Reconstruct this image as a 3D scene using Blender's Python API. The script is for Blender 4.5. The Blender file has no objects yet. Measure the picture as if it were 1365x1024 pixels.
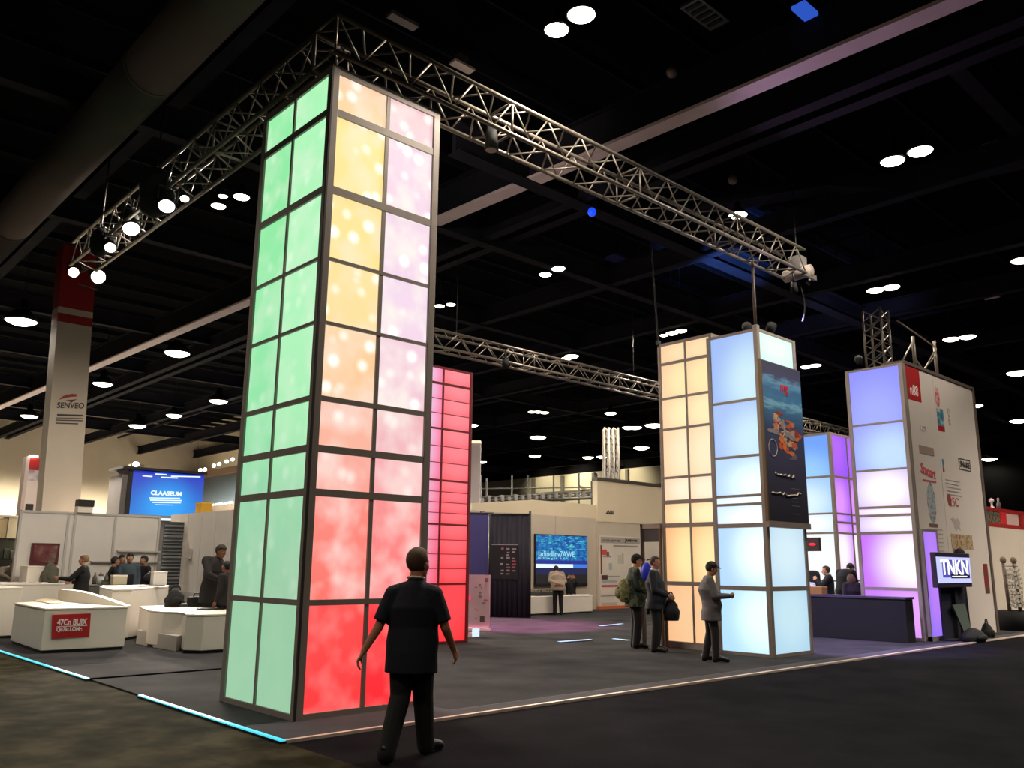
import bpy, bmesh, math, random
from mathutils import Vector, Matrix
random.seed(7)
C = bpy.context.scene.collection
SC = bpy.context.scene
V = Vector

# ---------------------------------------------------------------- camera, world, exposure
F, PITCH, ROLL, YAW, CAM_H = 1134.06, .209867, .0099023, .823569, 1.6
def cam_axes():
    s, c = math.sin(YAW), math.cos(YAW)
    m = Matrix(((s, -c, 0), (0, 0, -1), (c, s, 0)))          # world -> level camera (right, down, forward)
    p = Matrix(((1, 0, 0), (0, math.cos(PITCH), math.sin(PITCH)), (0, -math.sin(PITCH), math.cos(PITCH))))
    r = Matrix(((math.cos(ROLL), -math.sin(ROLL), 0), (math.sin(ROLL), math.cos(ROLL), 0), (0, 0, 1)))
    return r @ p @ m
AX = cam_axes()
cd = bpy.data.cameras.new('camera'); cam = bpy.data.objects.new('camera', cd); C.objects.link(cam)
cd.sensor_width = 36; cd.lens = F / 1365 * 36; cd.clip_end = 300
rt, dn, fw = V(AX[0]), V(AX[1]), V(AX[2])
cam.matrix_world = Matrix(((rt.x, -dn.x, -fw.x, 0), (rt.y, -dn.y, -fw.y, 0), (rt.z, -dn.z, -fw.z, CAM_H), (0, 0, 0, 1)))
SC.camera = cam
w = bpy.data.worlds.new('world'); SC.world = w; w.use_nodes = True
w.node_tree.nodes['Background'].inputs[0].default_value = (.8, .85, 1, 1)
w.node_tree.nodes['Background'].inputs[1].default_value = .006
SC.view_settings.view_transform = 'Standard'; SC.view_settings.look = 'None'
SC.view_settings.exposure = 0; SC.view_settings.gamma = 1; SC.view_settings.use_curve_mapping = False
LAMP_POWER = 1000
LAMP_COLOR = (1, .88, .73)

def ray(px, py):
    return AX.transposed() @ V(((px - 682.5) / F, (py - 512) / F, 1))
def on_height(px, py, z=0.):                                   # a measured point on a level plane
    d = ray(px, py); t = (z - CAM_H) / d.z
    return V((d.x * t, d.y * t, z))
def on_x(px, py, x): d = ray(px, py); t = x / d.x; return V((x, t * d.y, CAM_H + t * d.z))
def on_y(px, py, y): d = ray(px, py); t = y / d.y; return V((t * d.x, y, CAM_H + t * d.z))

# ---------------------------------------------------------------- materials
def lin(c):
    return tuple((x / 255 / 12.92) if x / 255 <= .04045 else ((x / 255 + .055) / 1.055) ** 2.4 for x in c) + (1,)
MATS = {}
def mat(name, rgb, rough=.6, metal=0., var=0., scale=6., bump=0., bscale=80., spec=.4):
    if name in MATS: return MATS[name]
    m = bpy.data.materials.new(name); m.use_nodes = True; nt = m.node_tree; b = nt.nodes['Principled BSDF']
    b.inputs['Base Color'].default_value = lin(rgb); b.inputs['Roughness'].default_value = rough
    b.inputs['Metallic'].default_value = metal; b.inputs['Specular IOR Level'].default_value = spec
    if var or bump:
        tc = nt.nodes.new('ShaderNodeTexCoord')
    if var:
        n = nt.nodes.new('ShaderNodeTexNoise'); n.inputs['Scale'].default_value = scale; n.inputs['Detail'].default_value = 5
        nt.links.new(tc.outputs['Object'], n.inputs['Vector'])
        r = nt.nodes.new('ShaderNodeValToRGB'); l = lin(rgb)
        r.color_ramp.elements[0].position = .3; r.color_ramp.elements[1].position = .7
        r.color_ramp.elements[0].color = tuple(x * (1 - var) for x in l[:3]) + (1,)
        r.color_ramp.elements[1].color = tuple(min(1, x * (1 + var)) for x in l[:3]) + (1,)
        nt.links.new(n.outputs[0], r.inputs[0]); nt.links.new(r.outputs[0], b.inputs['Base Color'])
    if bump:
        n2 = nt.nodes.new('ShaderNodeTexNoise'); n2.inputs['Scale'].default_value = bscale; n2.inputs['Detail'].default_value = 3
        nt.links.new(tc.outputs['Object'], n2.inputs['Vector'])
        bp = nt.nodes.new('ShaderNodeBump'); bp.inputs['Strength'].default_value = bump; bp.inputs['Distance'].default_value = .02
        nt.links.new(n2.outputs[0], bp.inputs['Height']); nt.links.new(bp.outputs[0], b.inputs['Normal'])
    MATS[name] = m; return m
def emis(name, rgb, strength=1.):
    if name in MATS: return MATS[name]
    m = bpy.data.materials.new(name); m.use_nodes = True; nt = m.node_tree
    b = nt.nodes['Principled BSDF']; b.inputs['Base Color'].default_value = (.02, .02, .02, 1)
    b.inputs['Emission Color'].default_value = lin(rgb); b.inputs['Emission Strength'].default_value = strength
    MATS[name] = m; return m
def ramp_noise(name, stops, scale=4., detail=6., rough=.7, emit=0., stretch=(1, 1, 1), bump=0., spec=.3):
    """a material whose colour follows a noise field (camouflage, carpet, printed pictures, picture screens)"""
    if name in MATS: return MATS[name]
    m = bpy.data.materials.new(name); m.use_nodes = True; nt = m.node_tree; b = nt.nodes['Principled BSDF']
    b.inputs['Roughness'].default_value = rough; b.inputs['Specular IOR Level'].default_value = spec
    tc = nt.nodes.new('ShaderNodeTexCoord'); mp = nt.nodes.new('ShaderNodeMapping'); mp.inputs['Scale'].default_value = stretch
    n = nt.nodes.new('ShaderNodeTexNoise'); n.inputs['Scale'].default_value = scale; n.inputs['Detail'].default_value = detail
    r = nt.nodes.new('ShaderNodeValToRGB')
    nt.links.new(tc.outputs['Object'], mp.inputs[0]); nt.links.new(mp.outputs[0], n.inputs['Vector']); nt.links.new(n.outputs[0], r.inputs[0])
    el = r.color_ramp.elements
    while len(el) < len(stops): el.new(.5)
    for e, (p, c) in zip(el, stops): e.position = p; e.color = lin(c)
    if emit:
        b.inputs['Base Color'].default_value = (.02, .02, .02, 1)
        nt.links.new(r.outputs[0], b.inputs['Emission Color']); b.inputs['Emission Strength'].default_value = emit
    else: nt.links.new(r.outputs[0], b.inputs['Base Color'])
    if bump:
        n2 = nt.nodes.new('ShaderNodeTexNoise'); n2.inputs['Scale'].default_value = 130
        nt.links.new(tc.outputs['Object'], n2.inputs['Vector'])
        bp = nt.nodes.new('ShaderNodeBump'); bp.inputs['Strength'].default_value = bump; bp.inputs['Distance'].default_value = .01
        nt.links.new(n2.outputs[0], bp.inputs['Height']); nt.links.new(bp.outputs[0], b.inputs['Normal'])
    MATS[name] = m; return m
NP = [0]
def math_node(nt, op, a, b=None, clamp=False):
    n = nt.nodes.new('ShaderNodeMath'); n.operation = op; n.use_clamp = clamp
    for i, x in enumerate((a, b)):
        if x is None: continue
        if isinstance(x, (int, float)): n.inputs[i].default_value = x
        else: nt.links.new(x, n.inputs[i])
    return n.outputs[0]
def panel_mat(top, bottom, glow=None, axis='X', at=(.5, .5), rad=(.8, .8), hot=0., cloud=0., strength=1.):
    """a backlit diffuser: the colour wash of its LEDs (top to bottom), one soft bright centre, and spots of single LEDs"""
    NP[0] += 1
    m = bpy.data.materials.new('backlit_panel_%d' % NP[0]); m.use_nodes = True; nt = m.node_tree; b = nt.nodes['Principled BSDF']
    b.inputs['Base Color'].default_value = (.05, .05, .05, 1); b.inputs['Roughness'].default_value = .6; b.inputs['Specular IOR Level'].default_value = .1
    tc = nt.nodes.new('ShaderNodeTexCoord'); sep = nt.nodes.new('ShaderNodeSeparateXYZ'); nt.links.new(tc.outputs['Generated'], sep.inputs[0])
    def mix(fac, a, bcol):
        n = nt.nodes.new('ShaderNodeMix'); n.data_type = 'RGBA'; nt.links.new(fac, n.inputs[0])
        for i, x in ((6, a), (7, bcol)):
            if isinstance(x, tuple): n.inputs[i].default_value = x
            else: nt.links.new(x, n.inputs[i])
        return n.outputs[2]
    col = mix(sep.outputs[2], lin(bottom), lin(top))
    u = sep.outputs[0] if axis == 'X' else sep.outputs[1]
    if glow:
        du = math_node(nt, 'DIVIDE', math_node(nt, 'SUBTRACT', u, at[0]), rad[0]); dv = math_node(nt, 'DIVIDE', math_node(nt, 'SUBTRACT', sep.outputs[2], at[1]), rad[1])
        d = math_node(nt, 'SQRT', math_node(nt, 'ADD', math_node(nt, 'MULTIPLY', du, du), math_node(nt, 'MULTIPLY', dv, dv)))
        mr = nt.nodes.new('ShaderNodeMapRange'); mr.interpolation_type = 'SMOOTHSTEP'; mr.inputs[1].default_value = 1; mr.inputs[2].default_value = .15
        nt.links.new(d, mr.inputs[0]); col = mix(mr.outputs[0], col, lin(glow))
    geo = nt.nodes.new('ShaderNodeNewGeometry')
    if cloud:
        n = nt.nodes.new('ShaderNodeTexNoise'); n.inputs['Scale'].default_value = 3.1; n.inputs['Detail'].default_value = 2; n.inputs['Roughness'].default_value = .4
        nt.links.new(geo.outputs['Position'], n.inputs['Vector'])
        mr = nt.nodes.new('ShaderNodeMapRange'); mr.inputs[1].default_value = .38; mr.inputs[2].default_value = .68; mr.inputs[4].default_value = cloud
        nt.links.new(n.outputs[0], mr.inputs[0]); col = mix(mr.outputs[0], col, (1., .93, .86, 1))
    if hot:
        vo = nt.nodes.new('ShaderNodeTexVoronoi'); vo.inputs['Scale'].default_value = 3.7; nt.links.new(geo.outputs['Position'], vo.inputs['Vector'])
        mr = nt.nodes.new('ShaderNodeMapRange'); mr.interpolation_type = 'SMOOTHSTEP'; mr.inputs[1].default_value = .42; mr.inputs[2].default_value = .06; mr.inputs[4].default_value = hot
        nt.links.new(vo.outputs['Distance'], mr.inputs[0]); col = mix(mr.outputs[0], col, (1.25, 1.2, 1.1, 1))
    nt.links.new(col, b.inputs['Emission Color']); b.inputs['Emission Strength'].default_value = strength
    return m

# ---------------------------------------------------------------- mesh helpers
class MB:
    def __init__(s): s.v = []; s.f = []
    def add(s, vs, fs):
        o = len(s.v); s.v += [V(x) for x in vs]; s.f += [tuple(i + o for i in f) for f in fs]; return s
    def box(s, x0, x1, y0, y1, z0, z1):
        return s.add([(x0, y0, z0), (x1, y0, z0), (x1, y1, z0), (x0, y1, z0), (x0, y0, z1), (x1, y0, z1), (x1, y1, z1), (x0, y1, z1)],
                     [(3, 2, 1, 0), (4, 5, 6, 7), (0, 1, 5, 4), (1, 2, 6, 5), (2, 3, 7, 6), (3, 0, 4, 7)])
    def bar(s, a, b, wdt, hgt, up=(0, 0, 1)):                   # a rectangular bar from a to b
        a, b = V(a), V(b); d = (b - a).normalized(); u = V(up)
        if abs(d.dot(u)) > .98: u = V((1, 0, 0))
        r = d.cross(u).normalized() * wdt / 2; u2 = r.cross(d).normalized() * hgt / 2
        vs = [p + i * r + j * u2 for p in (a, b) for i, j in ((-1, -1), (1, -1), (1, 1), (-1, 1))]
        return s.add(vs, [(3, 2, 1, 0), (4, 5, 6, 7), (0, 1, 5, 4), (1, 2, 6, 5), (2, 3, 7, 6), (3, 0, 4, 7)])
    def tube(s, a, b, ra, rb=None, n=10, caps=True):
        a, b = V(a), V(b); rb = ra if rb is None else rb; d = (b - a).normalized()
        u = V((0, 0, 1)) if abs(d.z) < .9 else V((1, 0, 0)); x = d.cross(u).normalized(); y = d.cross(x)
        vs = []
        for p, r in ((a, ra), (b, rb)):
            vs += [p + (x * math.cos(2 * math.pi * i / n) + y * math.sin(2 * math.pi * i / n)) * r for i in range(n)]
        fs = [(i, (i + 1) % n, n + (i + 1) % n, n + i) for i in range(n)]
        if caps: fs += [tuple(range(n - 1, -1, -1)), tuple(range(n, 2 * n))]
        return s.add(vs, fs)
    def path(s, pts, r, n=8):
        for a, b in zip(pts, pts[1:]): s.tube(a, b, r, r, n)
        return s
    def lathe(s, prof, c=(0, 0, 0), n=20):                      # profile of (radius, z) about a vertical axis
        c = V(c); vs = []; fs = []
        for r, z in prof: vs += [c + V((r * math.cos(2 * math.pi * i / n), r * math.sin(2 * math.pi * i / n), z)) for i in range(n)]
        for k in range(len(prof) - 1):
            fs += [(k * n + i, k * n + (i + 1) % n, (k + 1) * n + (i + 1) % n, (k + 1) * n + i) for i in range(n)]
        if prof[0][0] > 1e-4: fs.append(tuple(range(n - 1, -1, -1)))
        if prof[-1][0] > 1e-4: fs.append(tuple((len(prof) - 1) * n + i for i in range(n)))
        return s.add(vs, fs)
    def prism(s, plan, z0, z1):                                 # plan: list of (x, y) or (x, y, ztop)
        n = len(plan)
        vs = [(p[0], p[1], z0) for p in plan] + [(p[0], p[1], p[2] if len(p) > 2 else z1) for p in plan]
        return s.add(vs, [tuple(range(n - 1, -1, -1)), tuple(range(n, 2 * n))] + [(i, (i + 1) % n, n + (i + 1) % n, n + i) for i in range(n)])
    def ell(s, c, r, m=None, nu=14, nv=9):
        c = V(c); vs = []; fs = []
        for j in range(nv + 1):
            t = math.pi * j / nv
            for i in range(nu):
                a = 2 * math.pi * i / nu; p = V((r[0] * math.sin(t) * math.cos(a), r[1] * math.sin(t) * math.sin(a), r[2] * math.cos(t)))
                vs.append(c + (m @ p if m else p))
        for j in range(nv):
            for i in range(nu): fs.append((j * nu + i, (j + 1) * nu + i, (j + 1) * nu + (i + 1) % nu, j * nu + (i + 1) % nu))
        return s.add(vs, fs)
    def cap(s, a, b, ra, rb):                                   # a tapered limb with round ends
        s.tube(a, b, ra, rb, 12); s.ell(a, (ra,) * 3, None, 12, 8); s.ell(b, (rb,) * 3, None, 12, 8); return s
    def loft(s, rings, n=18):                                   # rings of (centre, right vec, fwd vec)
        vs = []; fs = []
        for c, r, f in rings: vs += [V(c) + V(r) * math.cos(2 * math.pi * i / n) + V(f) * math.sin(2 * math.pi * i / n) for i in range(n)]
        for k in range(len(rings) - 1): fs += [(k * n + i, k * n + (i + 1) % n, (k + 1) * n + (i + 1) % n, (k + 1) * n + i) for i in range(n)]
        fs += [tuple(range(n - 1, -1, -1)), tuple((len(rings) - 1) * n + i for i in range(n))]
        return s.add(vs, fs)
def new_mesh(name, vs, fs, m, smooth=False, bevel=0.):
    me = bpy.data.meshes.new(name); me.from_pydata([tuple(v) for v in vs], [], fs); me.update()
    bm = bmesh.new(); bm.from_mesh(me); bmesh.ops.remove_doubles(bm, verts=bm.verts, dist=1e-6); bmesh.ops.recalc_face_normals(bm, faces=bm.faces)
    if bevel: bmesh.ops.bevel(bm, geom=[e for e in bm.edges if e.calc_face_angle(0) > .5], offset=bevel, segments=2, affect='EDGES', profile=.5)
    bm.to_mesh(me); bm.free()
    if m: me.materials.append(m)
    if smooth:
        for p in me.polygons: p.use_smooth = True
    return me
def link(name, me, parent=None, loc=(0, 0, 0)):
    o = bpy.data.objects.new(name, me); C.objects.link(o); o.location = loc
    if parent: o.parent = parent
    return o
def tag(o, label=None, cat=None, group=None, kind=None):
    for k, v in (('label', label), ('category', cat), ('group', group), ('kind', kind)):
        if v: o[k] = v
    return o
def wloc(o):
    p = V(o.location)
    while o.parent: o = o.parent; p += V(o.location)
    return p
def thing(name, loc, label, cat, group=None, rz=0.):
    o = bpy.data.objects.new(name, None); C.objects.link(o); o.location = loc; o.rotation_euler.z = rz
    o.empty_display_size = .1
    return tag(o, label, cat, group)
def part(parent, name, mb, m, smooth=False, bevel=0., label=None):   # mesh given in world coordinates, stored about its parent
    o0 = wloc(parent)
    o = link(name, new_mesh(name, [v - o0 for v in mb.v], mb.f, m, smooth, bevel), parent)
    if label: o['label'] = label
    return o
def solo(name, mb, m, label=None, cat=None, group=None, kind=None, smooth=False, bevel=0.):
    xs = [v.x for v in mb.v]; ys = [v.y for v in mb.v]; zs = [v.z for v in mb.v]
    c = V(((min(xs) + max(xs)) / 2, (min(ys) + max(ys)) / 2, min(zs)))
    return tag(link(name, new_mesh(name, [v - c for v in mb.v], mb.f, m, smooth, bevel), None, c), label, cat, group, kind)
def pbox(parent, name, m, x0, x1, y0, y1, z0, z1, bevel=0., label=None):
    return part(parent, name, MB().box(x0, x1, y0, y1, z0, z1), m, False, bevel, label)
def lettering(parent, text, centre, right, up, height, m, width=None, name='lettering', bold=0.):
    cu = bpy.data.curves.new('t', 'FONT'); cu.body = text; cu.align_x = 'CENTER'; cu.align_y = 'CENTER'; cu.size = 1; cu.extrude = .004; cu.offset = bold
    t = bpy.data.objects.new('t', cu); C.objects.link(t); bpy.context.view_layer.update()
    me = bpy.data.meshes.new_from_object(t.evaluated_get(bpy.context.evaluated_depsgraph_get()))
    bpy.data.objects.remove(t); bpy.data.curves.remove(cu)
    xs = [v.co.x for v in me.vertices]; ys = [v.co.y for v in me.vertices]
    wd, ht = max(xs) - min(xs), max(ys) - min(ys); cx, cy = (max(xs) + min(xs)) / 2, (max(ys) + min(ys)) / 2
    sy = height / ht; sx = width / wd if width else sy
    r, u = V(right).normalized(), V(up).normalized(); n = r.cross(u); o0 = V(centre) - wloc(parent)
    for v in me.vertices: v.co = o0 + r * (v.co.x - cx) * sx + u * (v.co.y - cy) * sy + n * v.co.z
    me.materials.clear(); me.materials.append(m); me.name = name
    return link(name, me, parent)

# ---------------------------------------------------------------- common materials
M_frame = mat('frame_metal', (142, 131, 123), .55, .1, .06, 8)
M_dark = mat('dark_core', (18, 17, 18), .8)
M_alu = mat('truss_aluminium', (106, 99, 90), .4, .35, .1, 5)
M_black = mat('black_metal', (22, 22, 24), .5)
M_blackmatt = mat('black_matt', (16, 16, 18), .85)
M_white = mat('white_laminate', (226, 218, 206), .45, 0, .03, 2)
M_wallp = mat('partition_white', (205, 200, 194), .6, 0, .04, 1.5)
M_beige = mat('beige_paint', (232, 218, 188), .75, 0, .05, .6)
M_ceil = mat('ceiling_black', (12, 12, 14), .9, 0, .2, 1, spec=.03)
M_beam = mat('beam_paint', (34, 34, 40), .8, 0, .15, 2, spec=.04)
M_paper = mat('paper', (235, 230, 222), .7)
M_red = mat('sign_red', (178, 28, 34), .5, 0, .04, 3)
M_ink = mat('print_ink', (60, 56, 56), .7)
M_ltext = mat('white_print', (235, 225, 220), .6)
E_lamp = emis('lamp_lens', (255, 246, 224), 9)
E_cyan = emis('cyan_led', (70, 205, 225), 1.2)
E_pale = emis('pale_led', (190, 220, 255), 1.1)

# ---------------------------------------------------------------- the setting
BX, BY = 4.11, 7.435                                           # the booth's corner nearest the camera
fl = tag(solo('floor', MB().box(-30, 110, -12, 110, -.2, -.01), mat('concrete', (70, 68, 66), .7, 0, .15, .5)), kind='structure')
def carpet(x0, x1, y0, y1, z, m): return pbox(fl, 'carpet', m, x0, x1, y0, y1, -.0095, z)
M_brown = ramp_noise('olive_brown_carpet', [(.34, (32, 30, 21)), (.5, (47, 44, 32)), (.66, (64, 59, 45))], 2.8, 6, .95, bump=.5, spec=.02, stretch=(1, .8, 1))
M_char = ramp_noise('charcoal_carpet', [(.32, (20, 20, 23)), (.7, (31, 30, 34))], 1.5, 8, .95, bump=.5, spec=.02)
M_grey = ramp_noise('grey_booth_carpet', [(.32, (50, 50, 52)), (.7, (68, 67, 69))], 1.2, 8, .95, bump=.5, spec=.02)
M_gborder = ramp_noise('grey_border_carpet', [(.3, (74, 73, 76)), (.7, (88, 86, 90))], 2, 6, .95, bump=.4, spec=.02)
carpet(-12, BX, -8, 60, .0, M_brown)
carpet(BX, 60, -8, BY, .0, M_char)
carpet(BX, 9.6, 12.86, 34, .03, M_grey)                        # the left neighbour's carpet
carpet(9.6, 60, 12.86, 60, .012, M_grey)
carpet(BX, 60, BY, 12.8, .02, M_grey)
pbox(fl, 'border', M_gborder, BX + .03, 6.3, BY + .03, 8.3, .02, .024); pbox(fl, 'border', M_gborder, 6.3, 60, BY + .03, 7.74, .02, .024); pbox(fl, 'border_joint', M_black, 6.3, 60, 7.74, 7.76, .02, .023)
tag(solo('trim_1', MB().box(BX, 60, BY - .045, BY + .01, 0, .028), mat('edge_trim', (215, 195, 180), .4)), kind='structure')
tag(solo('trim_2', MB().box(BX, 9.4, 12.8, 12.86, 0, .034), mat('seam_black', (14, 14, 14), .95, spec=0)), kind='structure')
for y0, y1, lab in ((BY - .04, 10.94, 'cyan glowing light strip along the carpet edge beside the green tower base'),
                    (12.86, 26, 'cyan glowing light strip along the carpet edge before the white desk with red sign')):
    t = thing('light_strip', (BX - .03, y0, 0), lab, 'light strip')
    pbox(t, 'channel', M_black, BX - .06, BX, y0, y1, 0, .02); pbox(t, 'diffuser', E_cyan, BX - .055, BX - .004, y0 + .01, y1 - .01, .02, .032)
for (a, b, lab) in (((745, 856), (787, 853), 'pale glowing floor strip lying on the open grey carpet in mid booth'),
                    ((800, 835), (829, 832), 'pale glowing floor strip behind the man in the camouflage jacket'),
                    ((818, 852), (838, 854), 'short pale floor strip just left of the camouflage jacket man')):
    p, q = on_height(*a, .03), on_height(*b, .03)
    t = thing('floor_light_strip', (p + q) / 2 * 1 - V((0, 0, .03)), lab, 'light strip')
    part(t, 'channel', MB().bar(p - V((0, 0, .008)), q - V((0, 0, .008)), .12, .016), M_black); part(t, 'diffuser', MB().bar(p + V((0, 0, .004)), q + V((0, 0, .004)), .1, .008), E_pale)

ce = tag(solo('ceiling', MB().box(-14, 110, -8, 110, 11.6, 11.8), M_ceil), kind='structure')
def beam(p, q, wdt, hgt, m=M_beam, flange=None):
    p, q = V(p), V(q); part(ce, 'beam', MB().bar(p, q, wdt * .3, hgt).bar(p - V((0, 0, hgt / 2)), q - V((0, 0, hgt / 2)), wdt, .03).bar(p + V((0, 0, hgt / 2)), q + V((0, 0, hgt / 2)), wdt, .03), m)
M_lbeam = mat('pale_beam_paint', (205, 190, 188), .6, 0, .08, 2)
# pale bottom flange on the long beam that crosses over the booth
beam((11.38, -2, 9.45), (9.6, 50, 9.45), .3, .7)
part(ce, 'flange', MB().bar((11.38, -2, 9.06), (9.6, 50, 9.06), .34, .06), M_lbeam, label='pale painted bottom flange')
beam((9, 11.35, 9.3), (60, 11.35, 9.3), .34, .55)
for x, z in ((12.35, 9.35), (13.1, 9.5), (16.9, 9.3), (21.4, 9.3), (25.4, 9.4), (32, 9.6), (40, 9.6), (49, 9.6), (5.0, 9.9), (1.2, 9.6), (-4, 9.6), (58, 9.7)): beam((x, -4, z), (x, 95, z), .26, .5)
for y, z in ((4.2, 9.7), (14.4, 9.25), (19.75, 9.25), (29.5, 9.6), (36, 9.6), (43, 9.6), (54, 9.6), (66, 9.7), (80, 9.7)): beam((-12, y, z), (95, y, z), .26, .5)
js = MB()
for i in range(0, 60): js.box(-13, 108, -4 + i * 1.7, -3.95 + i * 1.7, 10.9, 11.1)
tag(part(ce, 'joist', js, M_beam), kind='stuff')
for x0, y0, x1, y1, z, r in ((13.2, 4, 30, 4.6, 10.1, .05), (14.4, 1, 14.4, 40, 10, .06), (18.5, 2, 19.3, 60, 9.8, .07), (23, 3, 23, 70, 9.9, .05), (10, 17, 60, 17, 9.9, .06), (8, 24, 60, 24, 10, .07), (28, 5, 29, 80, 9.8, .08), (36, 5, 36, 80, 9.9, .08)):
    part(ce, 'pipe', MB().tube((x0, y0, z), (x1, y1, z), r, r, 8), M_beam, True)
for nm, x0, x1, y0, y1, z1 in (('wall_left', -14, 25.9, 62, 62.3, 11.6), ('wall_corner', 25.7, 26, 48.5, 62, 11.6)):
    tag(solo(nm, MB().box(x0, x1, y0, y1, -.01, z1), M_beige), kind='structure')
wf = tag(solo('wall_far', MB().box(52, 52.3, 26, 95, -.01, 9.1), mat('far_wall_paint', (176, 170, 150), .8, 0, .12, .4)), kind='structure')
tag(solo('wall_back', MB().box(-14, 64, 95, 95.3, -.01, 11.6), mat('back_wall_paint', (150, 145, 130), .8, 0, .1, .4)), kind='structure')
tag(solo('wall_right', MB().box(64.3, 64.6, -8, 26, -.01, 11.6), mat('right_wall_paint', (11, 11, 11), .95, 0, .1, .4, spec=0)), kind='structure')
tag(solo('trim_3', MB().box(52, 52.5, 26, 95, 9.1, 11.6), M_ceil), kind='structure')
for y in (32, 35.5, 39, 42.5, 46, 49.5, 53): pbox(wf, 'pilaster', mat('far_steel', (92, 90, 82), .7), 51.75, 52, y, y + .25, -.01, 9)
for z in (6.2, 7.6): pbox(wf, 'girt', MATS['far_steel'], 51.8, 52, 30, 60, z, z + .12)
part(wf, 'brace', MB().bar((51.7, 38.6, 9), (51.7, 36, 5), .3, .25), MATS['far_steel'])
part(wf, 'brace', MB().bar((51.6, 47.5, 8), (51.6, 44.5, 6.6), .2, .18), M_alu)

# ---------------------------------------------------------------- air ducts and other things under the roof
t = thing('air_duct', (3.78, 20, 8.3), 'big round dark air duct crossing the upper left corner under the roof', 'duct')
for y0 in (-4, 4, 12, 20, 28, 36, 44):
    part(t, 'duct_section', MB().tube((3.78, y0, 8.72), (3.78, y0 + 7.95, 8.72), .4, .4, 28), mat('duct_paint', (84, 77, 72), .9, 0, .08, 1, spec=.03), True)
    part(t, 'flange_ring', MB().tube((3.78, y0 - .05, 8.72), (3.78, y0 + .02, 8.72), .408, .408, 28), MATS['duct_paint'])
t = thing('ventilation_duct', (22, 7, 9.5), 'long rectangular dark duct with a downward bend at right under the roof', 'duct')
pts = [(15.3, 11.2, 9.75), (16.6, 7.9, 9.75), (17.0, 6.7, 9.4), (18.2, 1, 9.4)]
for a, b in zip(pts, pts[1:]): part(t, 'duct_section', MB().bar(a, b, .5, .3), M_beam)
for px, py, z, sx, sy, rgb, nm, lab in ((537, 30, 9.8, .5, .16, (150, 146, 140), 'ceiling_panel', 'small pale rectangular panel above the truss corner'),
        (940, 20, 9.8, .8, .35, (62, 62, 60), 'vent_grille', 'dark slotted vent grille near the top edge right of centre'),
        (1325, 198, 9.8, .45, .3, (150, 142, 138), 'ceiling_panel', 'pale square ceiling panel right of the top right lamp pair'),
        (1320, 396, 9.5, .45, .4, (190, 180, 186), 'ceiling_panel', 'pale square ceiling panel above the tall white graphic wall'),
        (825, 347, 9.6, .7, .4, (52, 60, 110), 'ceiling_panel', 'bluish dark ceiling panel right of the mid lamp pair'),
        (1073, 17, 9.7, .4, .22, (70, 110, 230), 'ceiling_panel', 'blue lit panel at the top edge of the roof')):
    p = on_height(px, py, z); t = thing(nm, p, lab, 'panel' if nm != 'vent_grille' else 'vent')
    a = MB().box(p.x - sx / 2, p.x + sx / 2, p.y - sy / 2, p.y + sy / 2, z, z + .06)
    part(t, 'face', a, mat('panel_%d' % px, rgb, .5) if px != 1073 else emis('blue_panel', (50, 95, 215), .8))
    part(t, 'hanger', MB().tube((p.x, p.y, z + .06), (p.x, p.y, 11.6), .012, .012, 6), M_black)
    if nm == 'vent_grille':
        for k in range(5): pbox(t, 'slat', M_blackmatt, p.x - sx / 2 + .06 + k * .14, p.x - sx / 2 + .13 + k * .14, p.y - sy / 2 + .05, p.y + sy / 2 - .05, z - .02, z)

# ---------------------------------------------------------------- lamps
def lamp(px, py, r, lab, z=9., col=LAMP_COLOR, power=1., group='round lamps under the roof', proto={}):
    p = on_height(px, py, z)
    t = thing('ceiling_lamp', p, lab, 'lamp', group)
    key = round(r, 2)
    if key not in proto:
        me1 = new_mesh('reflector', *(lambda b: (b.v, b.f))(MB().lathe([(r * 1.02, -.0), (r * 1.06, .02), (r * .75, r * .55), (r * .35, r * .85), (r * .33, r * 1.5), (.02, r * 1.55)], n=20)), M_black, True)
        me2 = new_mesh('lens', *(lambda b: (b.v, b.f))(MB().lathe([(.001, -r * .3), (r * .5, -r * .24), (r * .85, -r * .1), (r, .01), (.001, .02)], n=20)), E_lamp, True)
        proto[key] = (me1, me2)
    link('reflector', proto[key][0], t); link('lens', proto[key][1], t)
    part(t, 'stem', MB().tube((p.x, p.y, z + r * 1.5), (p.x, p.y, 11.6), .015, .015, 6), M_black)
    if power:
        L = bpy.data.lights.new('bulb', 'SPOT'); L.energy = LAMP_POWER * power; L.color = col; L.spot_size = math.radians(168); L.spot_blend = .35; L.shadow_soft_size = r
        lo = bpy.data.objects.new('bulb', L); C.objects.link(lo); lo.parent = t; lo.location = (0, 0, -r * .35)
    return t
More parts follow.
